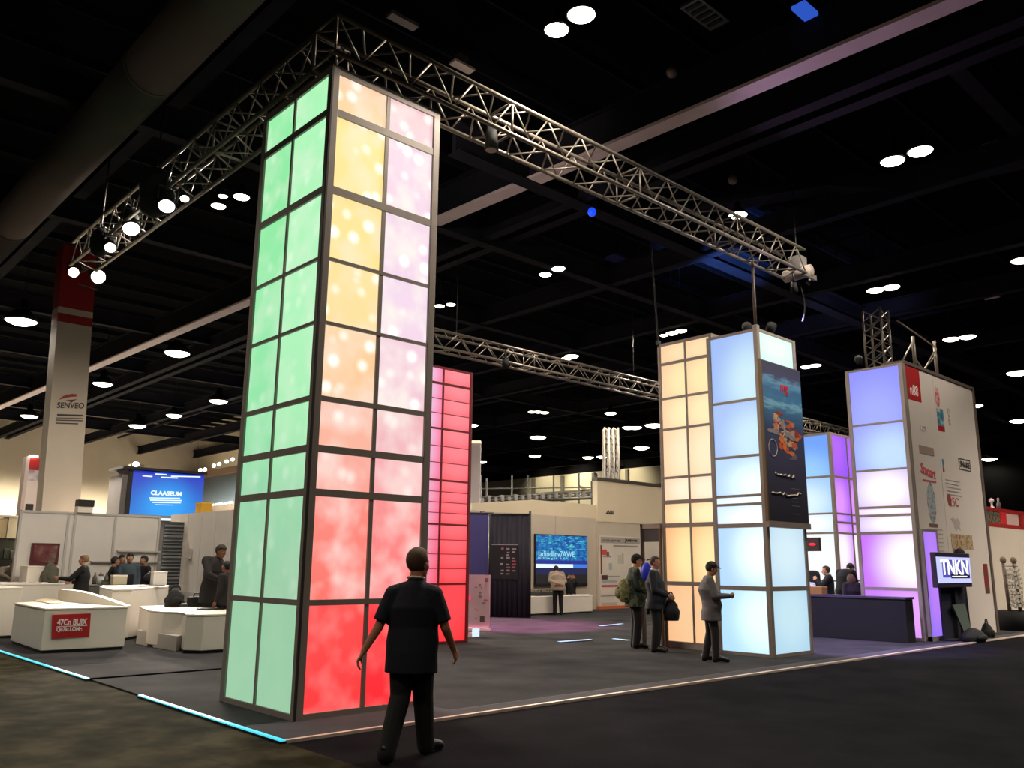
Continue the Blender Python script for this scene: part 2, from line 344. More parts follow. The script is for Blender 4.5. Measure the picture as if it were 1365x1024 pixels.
LAMPS = [
 (742, 40, .18, 'left lamp of the bright pair at the top centre of the roof'), (775, 20, .2, 'right lamp of the bright pair at the top centre of the roof'),
 (1190, 215, .22, 'left lamp of the pair high at the upper right'), (1227, 202, .22, 'right lamp of the pair high at the upper right'),
 (291, 275, .16, 'lower left lamp of the three beside the top of the green tower'), (322, 263, .17, 'rightmost lamp of the three beside the top of the green tower'), (297, 262, .1, 'small upper lamp of the three beside the top of the green tower'),
 (727, 366, .17, 'left lamp of the pair in the middle of the roof above the back truss'), (744, 358, .19, 'right lamp of the pair in the middle of the roof above the back truss'),
 (586, 408, .15, 'left lamp of the pair just right of the tall tower above the red tower'), (601, 406, .14, 'right lamp of the pair just right of the tall tower above the red tower'),
 (1167, 387, .23, 'left lamp of the pair above the violet tower'), (1188, 383, .23, 'right lamp of the pair above the violet tower'),
 (1268, 452, .26, 'left lamp of the pair over the white graphic wall'), (1290, 449, .26, 'right lamp of the pair over the white graphic wall'),
 (885, 447, .14, 'leftmost lamp of the three above the orange tower'), (896, 444, .2, 'middle lamp of the three above the orange tower'), (908, 441, .19, 'rightmost lamp of the three above the orange tower'),
 (1075, 489, .22, 'left lamp of the pair between banner and violet tower'), (1087, 487, .22, 'right lamp of the pair between banner and violet tower'),
 (984, 287, .2, 'single lamp just behind the end of the long front truss'),
 (28, 428, .46, 'large round lamp at the far left edge left of the white column'), (236, 471, .44, 'large round lamp right of the white column, highest of its row'),
 (137, 512, .4, 'round lamp just right of the white column logo'), (291, 535, .42, 'round lamp left of the green tower at its middle height'),
 (232, 554, .4, 'round lamp below and left of the lamp beside the green tower'), (183, 568, .46, 'round lamp just above the beige wall over the blue screen'),
 (39, 555, .42, 'round lamp at the left edge just above the beige wall'),
 (717, 583, .5, 'lamp under the back truss, middle of the far row'), (713, 608, .42, 'small lamp low in the far row beside the grey pillar'),
 (762, 475, .26, 'right lamp of the pair just above the back truss'), (755, 478, .2, 'left lamp of the pair just above the back truss'),
 (709, 549, .2, 'leftmost lamp of the far cluster under the back truss'), (717, 549, .22, 'middle lamp of the far cluster under the back truss'), (726, 550, .22, 'rightmost lamp of the far cluster under the back truss'),
 (838, 570, .36, 'left lamp of the pair left of the orange tower'), (847, 570, .36, 'middle lamp of the far row left of the orange tower'), (872, 567, .5, 'right lamp of the far row against the orange tower'),
 (784, 610, .4, 'small far lamp left of the lattice column'), (803, 609, .4, 'small far lamp touching the lattice column'), (855, 597, .5, 'far flat lamp between lattice column and orange tower'), (814, 551, .3, 'small far lamp above the lattice column'),
 (629, 567, .35, 'far lamp peeping out right of the red tower'), (643, 616, .34, 'low far lamp above the pipework right of the red tower'),
 (1357, 497, .4, 'lamp at the right edge level with the violet tower top'), (1302, 541, .28, 'lamp touching the right edge of the white graphic wall'), (1358, 561, .42, 'lamp at the right edge below the violet tower top'),
 (1319, 612, .5, 'far lamp right of the white graphic wall'), (1343, 635, .6, 'far lamp above the red display shelf'), (1307, 613, .18, 'tiny far lamp touching the white graphic wall'), (1362, 347, .24, 'lamp at the right edge high above the white graphic wall'),
 (1364, 630, .5, 'far lamp cut by the right edge above the red display shelf')]
for i, (px, py, r, lab) in enumerate(LAMPS):
    near = py < 520 or px < 300
    lamp(px, py, r, lab, power=.2 if px in (984, 775, 742) and py > 200 else .35 if px > 1290 and py > 480 else ((30 if px < 300 and py > 500 else 2.0 if px < 300 and r > .3 else .9) if (r > .3 or py < 300) else .5) if near else 1.3)
for x, y in ((-2, 3), (1.5, 12.5), (1, 19), (-3, 9), (1.5, 26), (-6, 15), (8, -3), (15, -3), (22, -2), (30, 1), (-1, -4), (26.5, 3), (33, 4), (28.5, -2)):   # the hall goes on behind the camera and above the picture
    o = thing('ceiling_lamp', (x, y, 9), 'round hall lamp above the picture edge', 'lamp', 'hall lamps out of view')
    part(o, 'reflector', MB().lathe([(.26, 9), (.2, 9.12), (.09, 9.2), (.08, 9.4)], (x, y, 0), 16), M_black, True); part(o, 'lens', MB().lathe([(.001, 8.95), (.25, 9.0), (.001, 9.01)], (x, y, 0), 16), E_lamp, True)
    L = bpy.data.lights.new('bulb', 'SPOT'); L.energy = LAMP_POWER * (2.6 if x > 20 else 1.2 if x > 12 else .8); L.color = LAMP_COLOR; L.spot_size = math.radians(130); L.spot_blend = .7; L.shadow_soft_size = .2
    lo = bpy.data.objects.new('bulb', L); C.objects.link(lo); lo.parent = o; lo.location = (0, 0, -.08)

# ---------------------------------------------------------------- light towers
def face(t, plane, c, u0, u1, n, rows, cols, colour, mull=.045, depth=.06):
    """one face of a tower: rows of (z0, z1) and columns of (u0, u1); panels sit back, mullions and rails between them stand proud.
    plane 'Y': the face lies at y = c, u along x; plane 'X': at x = c, u along y; n = outward sign"""
    def b(a0, a1, z0, z1, d0, d1):
        e0, e1 = sorted((c - n * d0, c - n * d1))
        return MB().box(a0, a1, e0, e1, z0, z1) if plane == 'Y' else MB().box(e0, e1, a0, a1, z0, z1)
    zs = sorted(rows)
    for k, (z0, z1) in enumerate(zs):                           # rails fill the gap to the next row
        top = zs[k + 1][0] if k + 1 < len(zs) else None
        if top is not None and top - z1 > .004: part(t, 'rail', b(u0, u1, z1, top, .004, depth), M_frame)
    for k in range(len(cols) - 1): part(t, 'mullion', b(cols[k][1], cols[k + 1][0], zs[0][0], zs[-1][1], .008, depth), M_frame)
    for r, (z0, z1) in enumerate(rows):
        for q, (a0, a1) in enumerate(cols):
            m = colour(r, q)
            if m is None: continue
            part(t, 'light_panel', b(a0 - .01, a1 + .01, z0 - .003, z1 + .003, .03, .05), m)
def shell(t, x0, x1, y0, y1, h, post=.09, top=.08, base=.07, m=None):
    m = m or M_frame
    for x in (x0, x1):
        for y in (y0, y1):
            a = MB().box(min(x, x + (post if x == x0 else -post)), max(x, x + (post if x == x0 else -post)), min(y, y + (post if y == y0 else -post)), max(y, y + (post if y == y0 else -post)), 0.02, h)
            part(t, 'post', a, m, False, .006)
    for nm, z0, z1 in (('top_rail', h - top, h), ('base_rail', .02, base)):
        for k in range(4):
            if k == 0: q = (x0 + post, x1 - post, y0 + .003, y0 + .06)
            if k == 1: q = (x0 + post, x1 - post, y1 - .06, y1 - .003)
            if k == 2: q = (x0 + .003, x0 + .06, y0 + post, y1 - post)
            if k == 3: q = (x1 - .06, x1 - .003, y0 + post, y1 - post)
            pbox(t, nm, m, q[0], q[1], q[2], q[3], z0, z1)
    pbox(t, 'core', M_dark, x0 + .062, x1 - .062, y0 + .062, y1 - .062, .025, h - .04)

# the tall tower in front
X0, X1, Y0, Y1, HT = 4.63, 6.26, 8.2, 9.96, 7.45
t = thing('light_tower', (X0, Y0, 0), 'tall grey framed tower of glowing green and red to yellow panels nearest the camera', 'tower')
shell(t, X0, X1, Y0, Y1, HT, .1, .09, .08)
part(t, 'corner_groove', MB().box(X0 - .012, X0 + .012, Y0 - .012, Y0 + .012, .02, HT), mat('groove', (44, 38, 36), .7))
R1 = [(6.90, 7.36), (5.91, 6.81), (5.04, 5.82), (4.28, 5.0), (3.42, 4.24), (2.87, 3.36), (2.39, 2.79), (1.22, 2.31), (.08, 1.16)]
CA = [(250, 206, 166), (255, 232, 150), (255, 230, 152), (255, 230, 160), (254, 212, 158), (252, 186, 160), (252, 176, 160), (253, 146, 134), (255, 82, 80)]
CB = [(240, 196, 202), (246, 216, 230), (244, 214, 234), (246, 220, 240), (246, 212, 226), (242, 184, 190), (250, 178, 182), (252, 152, 150), (255, 60, 68)]
HA = [.8, 1, 1, .95, .9, .55, .4, .15, .06]; HB = [.6, 1, 1, 1, .95, .45, .3, .12, .04]
KA = [.4, .35, .35, .35, .4, .5, .5, .48, .16]; KB = [.4, .85, .85, .95, .8, .55, .5, .48, .1]
def col1(r, q):
    c = (CA, CB)[q]; nx = c[min(r + 1, 8)]
    bot = tuple((a * 2 + b) / 3 for a, b in zip(c[r], nx))
    if r == 8: bot = (255, 58, 62) if q == 0 else (255, 36, 48)
    if r == 7: bot = (255, 118, 108) if q == 0 else (255, 118, 118)
    return panel_mat(c[r], bot, hot=(HA, HB)[q][r], cloud=(KA, KB)[q][r])
face(t, 'Y', Y0, X0 + .1, X1 - .1, -1, R1, [(X0 + .1, 5.425), (5.475, X1 - .1)], col1)
GA = [(172, 246, 184), (176, 248, 188), (176, 246, 188), (178, 246, 190), (176, 244, 188), (172, 240, 184), (166, 232, 180), (156, 216, 172), (152, 202, 164)]
GB = [(154, 242, 172), (148, 238, 168), (146, 236, 166), (146, 236, 168), (148, 234, 170), (148, 230, 170), (148, 224, 170), (150, 212, 170), (154, 204, 166)]
def colg(r, q):
    c = (GA, GB)[q]; return panel_mat(c[r], c[min(r + 1, 8)], hot=[.12, .2, .2, .18, .15, .1, .12, .1, 0][r], cloud=[.2, .25, .25, .22, .2, .14, .12, .08, .03][r])
face(t, 'X', X0, Y0 + .1, Y1 - .1, -1, R1, [(Y0 + .1, 9.1), (9.14, Y1 - .1)], colg)
face(t, 'Y', Y1, X0 + .1, X1 - .1, 1, R1, [(X0 + .1, 5.425), (5.475, X1 - .1)], colg)
face(t, 'X', X1, Y0 + .1, Y1 - .1, 1, R1, [(Y0 + .1, 9.1), (9.14, Y1 - .1)], col1)

# the red tower behind it
t = thing('light_tower', (10.35, 14.2, 0), 'slim tower of glowing red and pink panels behind the tall front tower', 'tower')
M_rframe = mat('red_frame', (120, 24, 34), .5)
shell(t, 10.3, 11.97, 14.2, 15.4, 5.8, .07, .04, .05, M_rframe)
rr = []
for z0, z1, n in ((5.45, 5.75, 1), (4.46, 5.40, 3), (3.36, 4.42, 3), (2.44, 3.32, 4), (1.22, 2.40, 4), (.06, 1.18, 1)):
    for k in range(n): rr.append((z0 + (z1 - z0) * k / n + (.006 if k else 0), z0 + (z1 - z0) * (k + 1) / n - (.006 if k < n - 1 else 0)))
rr.sort()
def colr(r, q):
    f = 1 - sum(rr[r]) / 11.5; g = f * f
    if q: return panel_mat((255, 112 - 70 * g, 124 - 78 * g), (255, 100 - 80 * g, 112 - 84 * g), (255, 140 - 90 * g, 150 - 90 * g), 'X', (.55, .8), (.9, 1.2))
    return panel_mat((252, 120 - 60 * g, 160 - 80 * g), (252, 120 - 70 * g, 160 - 90 * g), (240, 190 - 90 * g, 225 - 110 * g), 'X', (.5, .6), (.6, 1.3))
M_keep = M_frame; M_frame = M_rframe
face(t, 'Y', 14.2, 10.37, 11.9, -1, rr, [(10.37, 11.13), (11.17, 11.9)], colr)
M_frame = M_keep
face(t, 'X', 11.97, 14.27, 15.33, 1, rr, [(14.27, 15.33)], colr)
q = thing('floor_box', on_height(631, 850), 'small white glowing box on the floor at the foot of the red tower', 'box')
p = q.location; pbox(q, 'body', M_white, p.x - .1, p.x + .1, p.y - .07, p.y + .07, .012, .1); pbox(q, 'lens', emis('pale_box', (215, 232, 255), 1.1), p.x - .1, p.x + .1, p.y - .09, p.y - .07, .02, .2)
q = thing('leaflet_stack', on_height(616, 851), 'small stack of white leaflets on the floor against the red tower', 'papers')
for k in range(3): p = q.location; pbox(q, 'leaflet', M_paper, p.x - .14 + k * .01, p.x + .1, p.y - .1, p.y + .08 - k * .01, .012 + k * .03, .04 + k * .03)

# blue tower with the poster, and the orange tower joined to its far side
t = thing('light_tower', (14.2, 8.4, 0), 'glowing pale blue tower with a dark poster hung on its right face', 'tower')
shell(t, 14.2, 15.65, 8.4, 9.56, 6.13, .09, .05, .08)
RB = [(4.78, 6.08), (3.70, 4.73), (2.95, 3.65), (2.79, 2.90), (2.41, 2.74), (1.26, 2.33), (.08, 1.18)]
CBL = [((160, 190, 248), (205, 238, 250)), ((170, 198, 250), (208, 240, 252)), ((176, 205, 252), (228, 250, 255)), ((215, 238, 255), (246, 255, 255)), ((205, 228, 255), (252, 255, 255)), ((170, 205, 245), (232, 252, 255)), ((170, 212, 240), (225, 250, 252))]
def colb(r, q): a, g = CBL[r]; return panel_mat(a, a, g, 'Y', (.12, .25 if r < 5 else .55), (.95, .95) if r < 5 else (.85, .9), strength=1.0 if r < 2 else 1.2)
face(t, 'X', 14.2, 8.49, 9.47, -1, RB, [(8.49, 9.47)], colb)
def colb2(r, q):
    if r in (1,): return None
    a, g = [((206, 248, 240), (240, 255, 246)), None, ((190, 220, 242), (215, 240, 250)), ((175, 215, 238), (200, 232, 245))][r]
    return panel_mat(a, a, g, 'X', (.5, .6), (.8, .9))
face(t, 'Y', 8.4, 14.29, 15.56, -1, [(5.52, 6.08), (2.40, 5.46), (1.26, 2.33), (.08, 1.18)], [(14.29, 15.56)], colb2)
face(t, 'X', 15.65, 8.49, 9.47, 1, RB, [(8.49, 9.47)], colb)
part(t, 'backing', MB().box(14.29, 15.56, 8.44, 8.46, 2.4, 5.46), M_dark)
t = thing('poster_banner', (14.9, 8.36, 2.35), 'tall dark blue hanging poster with a red and tan picture on the blue tower', 'poster')
bx0, bx1, bz0, bz1 = 14.17, 15.66, 2.33, 5.5
def poster_mat():
    m = bpy.data.materials.new('sea_poster_print'); m.use_nodes = True; nt = m.node_tree; b = nt.nodes['Principled BSDF']; b.inputs['Roughness'].default_value = .5
    tc = nt.nodes.new('ShaderNodeTexCoord'); sep = nt.nodes.new('ShaderNodeSeparateXYZ'); nt.links.new(tc.outputs['Generated'], sep.inputs[0])
    nz = nt.nodes.new('ShaderNodeTexNoise'); nz.inputs['Scale'].default_value = 3; nz.inputs['Detail'].default_value = 6
    mp = nt.nodes.new('ShaderNodeMapping'); mp.inputs['Scale'].default_value = (1, 1, 5); nt.links.new(tc.outputs['Object'], mp.inputs[0]); nt.links.new(mp.outputs[0], nz.inputs['Vector'])
    h = math_node(nt, 'ADD', sep.outputs[2], math_node(nt, 'MULTIPLY', math_node(nt, 'SUBTRACT', nz.outputs[0], .5), .12))
    r = nt.nodes.new('ShaderNodeValToRGB'); nt.links.new(h, r.inputs[0]); el = r.color_ramp.elements
    st = [(0, (42, 42, 52)), (.2, (58, 56, 74)), (.42, (66, 66, 98)), (.58, (52, 72, 112)), (.70, (58, 108, 150)), (.74, (120, 176, 205)), (.77, (60, 118, 165)), (.83, (52, 104, 152)), (.88, (96, 150, 190)), (.92, (56, 62, 100)), (1, (48, 48, 76))]
    while len(el) < len(st): el.new(.5)
    for e, (p, c) in zip(el, st): e.position = p; e.color = lin(c)
    nt.links.new(r.outputs[0], b.inputs['Base Color']); return m
pbox(t, 'print', poster_mat(), bx0, bx1, 8.345, 8.375, bz0 + .1, bz1)
pbox(t, 'bottom_bar', M_frame, bx0 - .02, bx1 + .02, 8.32, 8.385, bz0, bz0 + .11)
pbox(t, 'side_strip', mat('bronze_strip', (110, 92, 66), .5, .2), bx0 - .03, bx0 + .02, 8.33, 8.385, bz0 + .1, bz1)
M_tan = ramp_noise('tangle_print', [(.28, (70, 66, 84)), (.42, (196, 96, 60)), (.52, (226, 172, 120)), (.6, (170, 160, 160)), (.72, (205, 74, 56))], 7, 6, .5)
M_tan2 = ramp_noise('tangle_print_pale', [(.3, (120, 112, 116)), (.5, (196, 180, 168)), (.7, (214, 120, 84))], 9, 6, .5)
def blob(cx, cz, rx, rz, y, m, k=22, rough=.18):
    pl = []
    for i in range(k):
        a = 2 * math.pi * i / k; rr_ = 1 + random.uniform(-rough, rough); pl.append((cx + rx * rr_ * math.cos(a), cz + rz * rr_ * math.sin(a)))
    vs = [(x, y, z) for x, z in pl] + [(x, y + .004, z) for x, z in pl]
    return MB().add(vs, [tuple(range(k)), tuple(range(2 * k - 1, k - 1, -1))] + [(i, (i + 1) % k, k + (i + 1) % k, k + i) for i in range(k)])
random.seed(21)
PCOL = [mat('pic%d' % i, c, .5) for i, c in enumerate([(168, 150, 138), (196, 92, 62), (150, 60, 54), (200, 168, 128), (110, 104, 116), (214, 120, 70), (140, 132, 134)])]
for k in range(46):
    a = random.uniform(0, 6.28); r_ = random.random() ** .6; cx, cz = 14.98 + .55 * r_ * math.cos(a), 4.1 + .42 * r_ * math.sin(a) - .25 * (.55 * r_ * math.cos(a))
    part(t, 'picture', blob(cx, cz, random.uniform(.05, .16), random.uniform(.025, .08), 8.342 - k * .0001, None, 12, .4), PCOL[(k * 3 + (1 if cz < 4 else 0)) % 7])
for cx, cz, rx in ((14.46, 3.82, .15), (14.8, 4.2, .12)):
    vs = MB(); prev = None; pts = [V((cx + rx * math.cos(a * .35), 8.338, cz + rx * 1.1 * math.sin(a * .35))) for a in range(19)]
    part(t, 'picture_line', vs.path(pts, .007, 5), mat('print_pale', (196, 184, 174), .5))
M_pred = mat('print_red', (214, 40, 52), .5)
lettering(t, 'mg', (15.0, 8.34, 5.0), (1, 0, 0), (0, 0, 1), .2, M_pred, .28)
for cz, wd, hh in ((3.32, .72, .07), (2.98, 1.05, .1)):
    pts = [V((14.86 - wd / 2 + wd * i / 14, 8.341, cz + random.uniform(-hh, hh) * .5)) for i in range(15)]
    part(t, 'printed_line', MB().path(pts, .018, 5), mat('print_pale', (196, 184, 174), .5))
for cz in (2.75, 2.83, 2.9, 3.08, 2.6): pbox(t, 'printed_line', mat('print_faint', (120, 118, 130), .5), 15.05, 15.4 - random.random() * .15, 8.341, 8.347, cz, cz + .012)

t = thing('light_tower', (14.42, 9.62, 0), 'glowing orange and cream tower of two panel columns joined to the blue tower', 'tower')
shell(t, 14.42, 15.6, 9.58, 10.95, 6.3, .07, .06, .14)
RO = [(5.87, 6.24), (5.11, 5.81), (4.45, 5.06), (3.43, 4.40), (2.94, 3.38), (2.47, 2.86), (1.31, 2.38), (.15, 1.23)]
COA = [((248, 205, 160), (255, 226, 178)), ((250, 205, 162), (255, 236, 178)), ((252, 208, 164), (255, 240, 188)), ((252, 212, 168), (255, 240, 200)), ((252, 214, 176), (255, 246, 215)), ((253, 205, 150), (255, 244, 190)), ((250, 186, 128), (255, 236, 172)), ((250, 192, 142), (253, 206, 156))]
def colo(r, q): a, g = COA[r]; return panel_mat(a, a, g, 'Y', (.3, .45) if q == 0 else (.1, .45), (1.1, 1.0))
face(t, 'X', 14.42, 9.65, 10.88, -1, RO, [(9.65, 10.23), (10.27, 10.88)], colo)
face(t, 'Y', 10.95, 14.5, 15.53, 1, RO, [(14.5, 15.53)], colo)
# dark bracket frame standing against the orange tower
t = thing('doorway_frame', (14.2, 11.3, 0), 'slim black open frame standing left of the orange tower', 'frame')
part(t, 'post', MB().box(14.36, 14.42, 11.42, 11.48, .02, 2.47), M_black); pbox(t, 'lintel', M_frame, 14.36, 14.44, 10.96, 11.48, 2.37, 2.47); pbox(t, 'header', mat('header_green', (62, 66, 64), .5), 14.38, 14.41, 10.97, 11.42, 2.1, 2.37)
pbox(t, 'side_post', mat('bronze_strip', (110, 92, 66), .5), 14.36, 14.42, 10.96, 11.0, .02, 2.37)
t = thing('hanging_cable', (14.42, 10.92, 6.3), 'thin dark hanging cable above the left edge of the orange tower', 'cable')
part(t, 'cable', MB().tube((14.42, 10.92, 6.25), (14.3, 10.95, 8.6), .02, .02, 8), M_blackmatt); part(t, 'shackle', MB().box(14.38, 14.46, 10.88, 10.96, 6.3, 6.38), M_black)
t = thing('support_pole', (14.25, 8.45, 6.13), 'thin upright pole between the blue tower corner and the front truss', 'pole')
part(t, 'pole', MB().tube((14.25, 8.45, 6.13), (14.25, 8.45, 7.5), .03, .03, 10), mat('pole_bronze', (70, 58, 52), .5), True); part(t, 'clamp', MB().box(14.2, 14.3, 8.4, 8.5, 6.13, 6.2), M_frame)

# violet tower, its low side box and the wide graphic wall
t = thing('light_tower', (20.2, 8.15, 0), 'glowing violet and white tower beside the wide white graphic wall', 'tower')
shell(t, 20.2, 20.39, 8.15, 9.56, 6.42, .09, .05, .08)
RV = [(5.05, 6.37), (3.93, 5.0), (3.05, 3.88), (2.86, 2.99), (2.46, 2.8), (1.18, 2.39), (.09, 1.11)]
CV = [((136, 140, 255), (156, 166, 255), (.5, .1)), ((150, 160, 255), (186, 215, 255), (.3, .3)), ((196, 168, 255), (252, 248, 255), (.45, .45)), ((228, 196, 255), (255, 245, 255), (.4, .5)), ((214, 190, 255), (255, 252, 255), (.3, .5)), ((196, 112, 255), (255, 252, 255), (.12, .5)), ((196, 120, 250), (226, 160, 255), (.1, .5))]
def colv(r, q): a, g, at = CV[r]; return panel_mat(a, a, g, 'Y', at, (.9, 1.0), strength=1.08)
face(t, 'X', 20.2, 8.24, 9.47, -1, RV, [(8.24, 9.47)], colv)
t = thing('light_box', (20.3, 8.08, 0), 'low violet glowing box at the foot of the graphic wall', 'light box')
for x in (20.3, 21.12): pbox(t, 'post', M_frame, x, x + .05, 8.06, 8.14, .02, 2.45)
pbox(t, 'top_rail', M_frame, 20.3, 21.17, 8.06, 8.14, 2.45, 2.5); pbox(t, 'base_rail', M_frame, 20.3, 21.17, 8.06, 8.14, .02, .12)
pbox(t, 'light_panel', panel_mat((168, 118, 246), (132, 110, 250), (190, 130, 250), 'X', (.6, .5), (.8, .8)), 20.35, 21.12, 8.08, 8.1, .12, 2.45); pbox(t, 'core', M_dark, 20.36, 21.11, 8.11, 8.14, .12, 2.44)

t = thing('graphic_wall', (22.6, 8.2, 0), 'wide tall off white wall panel printed with logos right of the violet tower', 'wall panel')
GY = 8.2
pbox(t, 'panel', mat('graphic_wall_white', (214, 204, 196), .6, 0, .03, .6), 20.45, 22.12, GY, GY + .5, .02, 6.44); pbox(t, 'panel', MATS['graphic_wall_white'], 22.14, 24.82, GY, GY + .5, .02, 6.44)
M_edge = mat('wall_edge', (96, 84, 78), .5)
pbox(t, 'edge_trim', M_edge, 24.82, 24.95, GY - .03, GY + .52, .02, 6.52); pbox(t, 'edge_trim', M_edge, 20.395, 20.45, GY - .03, GY + .52, .02, 6.52); pbox(t, 'top_trim', M_edge, 20.45, 24.82, GY - .03, GY + .52, 6.44, 6.52)
pbox(t, 'core', M_dark, 22.12, 22.14, GY + .02, GY + .49, .02, 6.44)
def flat(nm, m, x0, x1, z0, z1, d=.006): return pbox(t, nm, m, x0, x1, GY - d, GY - .001, z0, z1)
flat('red_banner', M_red, 20.46, 21.3, 5.6, 6.42)
lettering(t, 'n88', (20.9, GY - .008, 5.85), (1, 0, 0), (0, 0, 1), .26, M_ltext, .46)
M_pblue = ramp_noise('bottle_print', [(.3, (60, 90, 140)), (.5, (70, 140, 150)), (.68, (200, 205, 205))], 6, 5, .5)
flat('picture', M_pblue, 22.2, 22.62, 5.15, 5.6); flat('picture_base', M_red, 22.2, 22.62, 5.02, 5.15)
part(t, 'picture_cap', blob(22.33, 5.88, .14, .25, GY - .006, None), ramp_noise('cap_print', [(.35, (214, 180, 178)), (.6, (190, 60, 66))], 8, 4, .5))
M_faint = mat('faint_print', (166, 158, 152), .7); M_fred = mat('faint_red_print', (196, 84, 88), .6); M_dink = mat('dark_print', (70, 64, 62), .7)
lettering(t, 'CASE', (22.98, GY - .006, 5.45), (0, 0, -1), (1, 0, 0), .11, M_faint, .45)
lettering(t, '107', (21.25, GY - .006, 4.95), (1, 0, 0), (0, 0, 1), .13, M_faint, .3)
flat('printed_bar', mat('taupe_print', (156, 134, 126), .6), 20.9, 21.78, 4.32, 4.52)
pts = [(20.95 + i * .08, 4.02 - i * .022 + (.1 if i % 3 == 0 else -.06)) for i in range(11)]
lettering(t, 'Smoart', (21.32, GY - .006, 3.92), (1, 0, -.12), (.12, 0, 1), .26, M_fred, .85, bold=.02); flat('printed_line', M_fred, 20.95, 21.75, 3.66, 3.7)
part(t, 'picture', blob(21.35, 3.15, .24, .5, GY - .006, None, 16, .1), ramp_noise('figure_print', [(.35, (110, 130, 146)), (.55, (180, 186, 186)), (.7, (140, 96, 90))], 7, 5, .5)); flat('picture_base', mat('brown_print', (120, 90, 78), .6), 21.1, 21.6, 2.58, 2.66)
lettering(t, 'SNAKE', (23.75, GY - .008, 4.28), (1, 0, 0), (0, 0, 1), .16, M_dink, .66, bold=.02)
for a in ((23.34, 24.14, 4.4, 4.43), (23.34, 24.14, 4.12, 4.15), (23.34, 23.37, 4.15, 4.4), (24.11, 24.14, 4.15, 4.4)): flat('logo_border', M_dink, *a)
flat('picture', M_pblue, 22.25, 22.34, 4.05, 4.3); flat('picture_base', M_red, 22.25, 22.34, 3.98, 4.08)
for i in range(5): flat('printed_line', M_faint, 22.35, 23.3 - .12 * (i % 2), 3.78 - i * .09, 3.8 - i * .09)
part(t, 'emblem', blob(22.5, 3.3, .13, .16, GY - .006, None, 14, .3), mat('emblem_red', (150, 70, 66), .6)); lettering(t, '5C', (22.86, GY - .006, 3.26), (1, 0, 0), (0, 0, 1), .22, M_fred, .4)
for i in range(6): flat('printed_line', M_faint, 20.95 + .05 * (i % 3), 21.85, 2.52 - i * .1, 2.54 - i * .1)
part(t, 'sketch', blob(22.8, 2.72, .28, .16, GY - .005, None, 14, .5), mat('sketch_print', (178, 170, 164), .7)); part(t, 'sketch', blob(23.1, 1.85, .2, .16, GY - .005, None, 14, .5), MATS['sketch_print'])
flat('picture', ramp_noise('sign_print', [(.35, (150, 92, 66)), (.5, (196, 176, 140)), (.65, (120, 100, 80))], 6, 4, .5), 22.35, 23.75, 2.1, 2.46); flat('printed_bar', MATS['brown_print'], 22.4, 22.55, 1.72, 2.1); flat('printed_bar', mat('dark_brown_print', (78, 62, 54), .6), 22.5, 23.15, 1.62, 1.72)
flat('red_picture', ramp_noise('red_pic', [(.4, (150, 36, 36)), (.6, (90, 70, 66))], 5, 4, .5), 24.3, 24.62, 1.0, 1.75)

# the far blue and violet tower
t = thing('light_tower', (22, 10.95, 0), 'far tower with blue left face and violet right face behind the counter', 'tower')
shell(t, 22, 23.6, 10.95, 12.4, 5.25, .09, .06, .08)
RF = [(4.07, 5.19), (3.07, 4.01), (2.55, 3.02), (1.3, 2.5), (.1, 1.25)]
def colf(r, q):
    a, g, at = [((106, 160, 250), (150, 205, 255), (.5, .0)), ((160, 205, 255), (222, 246, 255), (.6, .3)), ((214, 240, 255), (255, 255, 255), (.6, .5)), ((236, 246, 255), (255, 255, 255), (.5, .5)), ((236, 246, 255), (255, 255, 255), (.5, .5))][r]
    return panel_mat(a, a, g, 'Y', at, (.9, .9))
face(t, 'X', 22, 11.04, 12.31, -1, RF, [(11.04, 12.31)], colf)
RF2 = [(4.07, 5.19), (3.07, 4.01), (2.84, 3.02), (2.55, 2.78), (1.3, 2.5), (.1, 1.25)]
def colf2(r, q):
    a, g, at = [((150, 78, 245), (176, 92, 250), (.3, .6)), ((176, 96, 245), (226, 150, 252), (.3, .3)), ((160, 110, 250), (222, 150, 250), (.2, .5)), ((196, 120, 252), (230, 170, 255), (.3, .5)), ((220, 160, 255), (255, 250, 255), (.3, .6)), ((200, 140, 255), (240, 215, 255), (.3, .6))][r]
    return panel_mat(a, a, g, 'X', at, (.8, 1.0))
face(t, 'Y', 10.95, 22.09, 23.51, -1, RF2, [(22.09, 22.95), (23.0, 23.51)], colf2)

# ---------------------------------------------------------------- trusses
def truss(nm, a, b, s, pitch, label, z, rc=.033, rb=.0135, side=V((0, 1, 0)), hang=None):
    """a box truss: four chords, end frames and zigzag braces on all four faces"""
    a, b = V(a), V(b); d = (b - a); L = d.length; d.normalize(); t = thing(nm, a, label, 'truss')
    up = V((0, 0, 1)); corners = [side * i + up * j for i, j in ((0, 0), (s, 0), (s, s), (0, s))]
    for c in corners: part(t, 'chord', MB().tube(a + c, b + c, rc, rc, 10), M_alu, True)
    n = max(2, round(L / pitch)); step = L / n
    for c0, c1 in zip(corners, corners[1:] + corners[:1]):
        me = {}
        for i in range(n):
            p, q = (a + d * step * i + c0, a + d * step * (i + 1) + c1) if i % 2 == 0 else (a + d * step * i + c1, a + d * step * (i + 1) + c0)
            k = i % 2
            if k not in me: me[k] = new_mesh('brace', *(lambda m_: ([v - p for v in m_.v], m_.f))(MB().tube(p, q, rb, rb, 6)), M_alu, True)
            link('brace', me[k], t, p - a)
    for i in [k for k in range(n + 1) if k % 8 == 0]:
        f = a + d * step * i
        part(t, 'frame', MB().path([f + c for c in corners + corners[:1]], rb * 1.3, 6), M_alu, True)
    if hang:
        for x in hang: q = a + d * x + side * s / 2; part(t, 'hanger', MB().tube(q + up * s, (q.x, q.y, 11.6), .01, .01, 6), M_black)
    return t
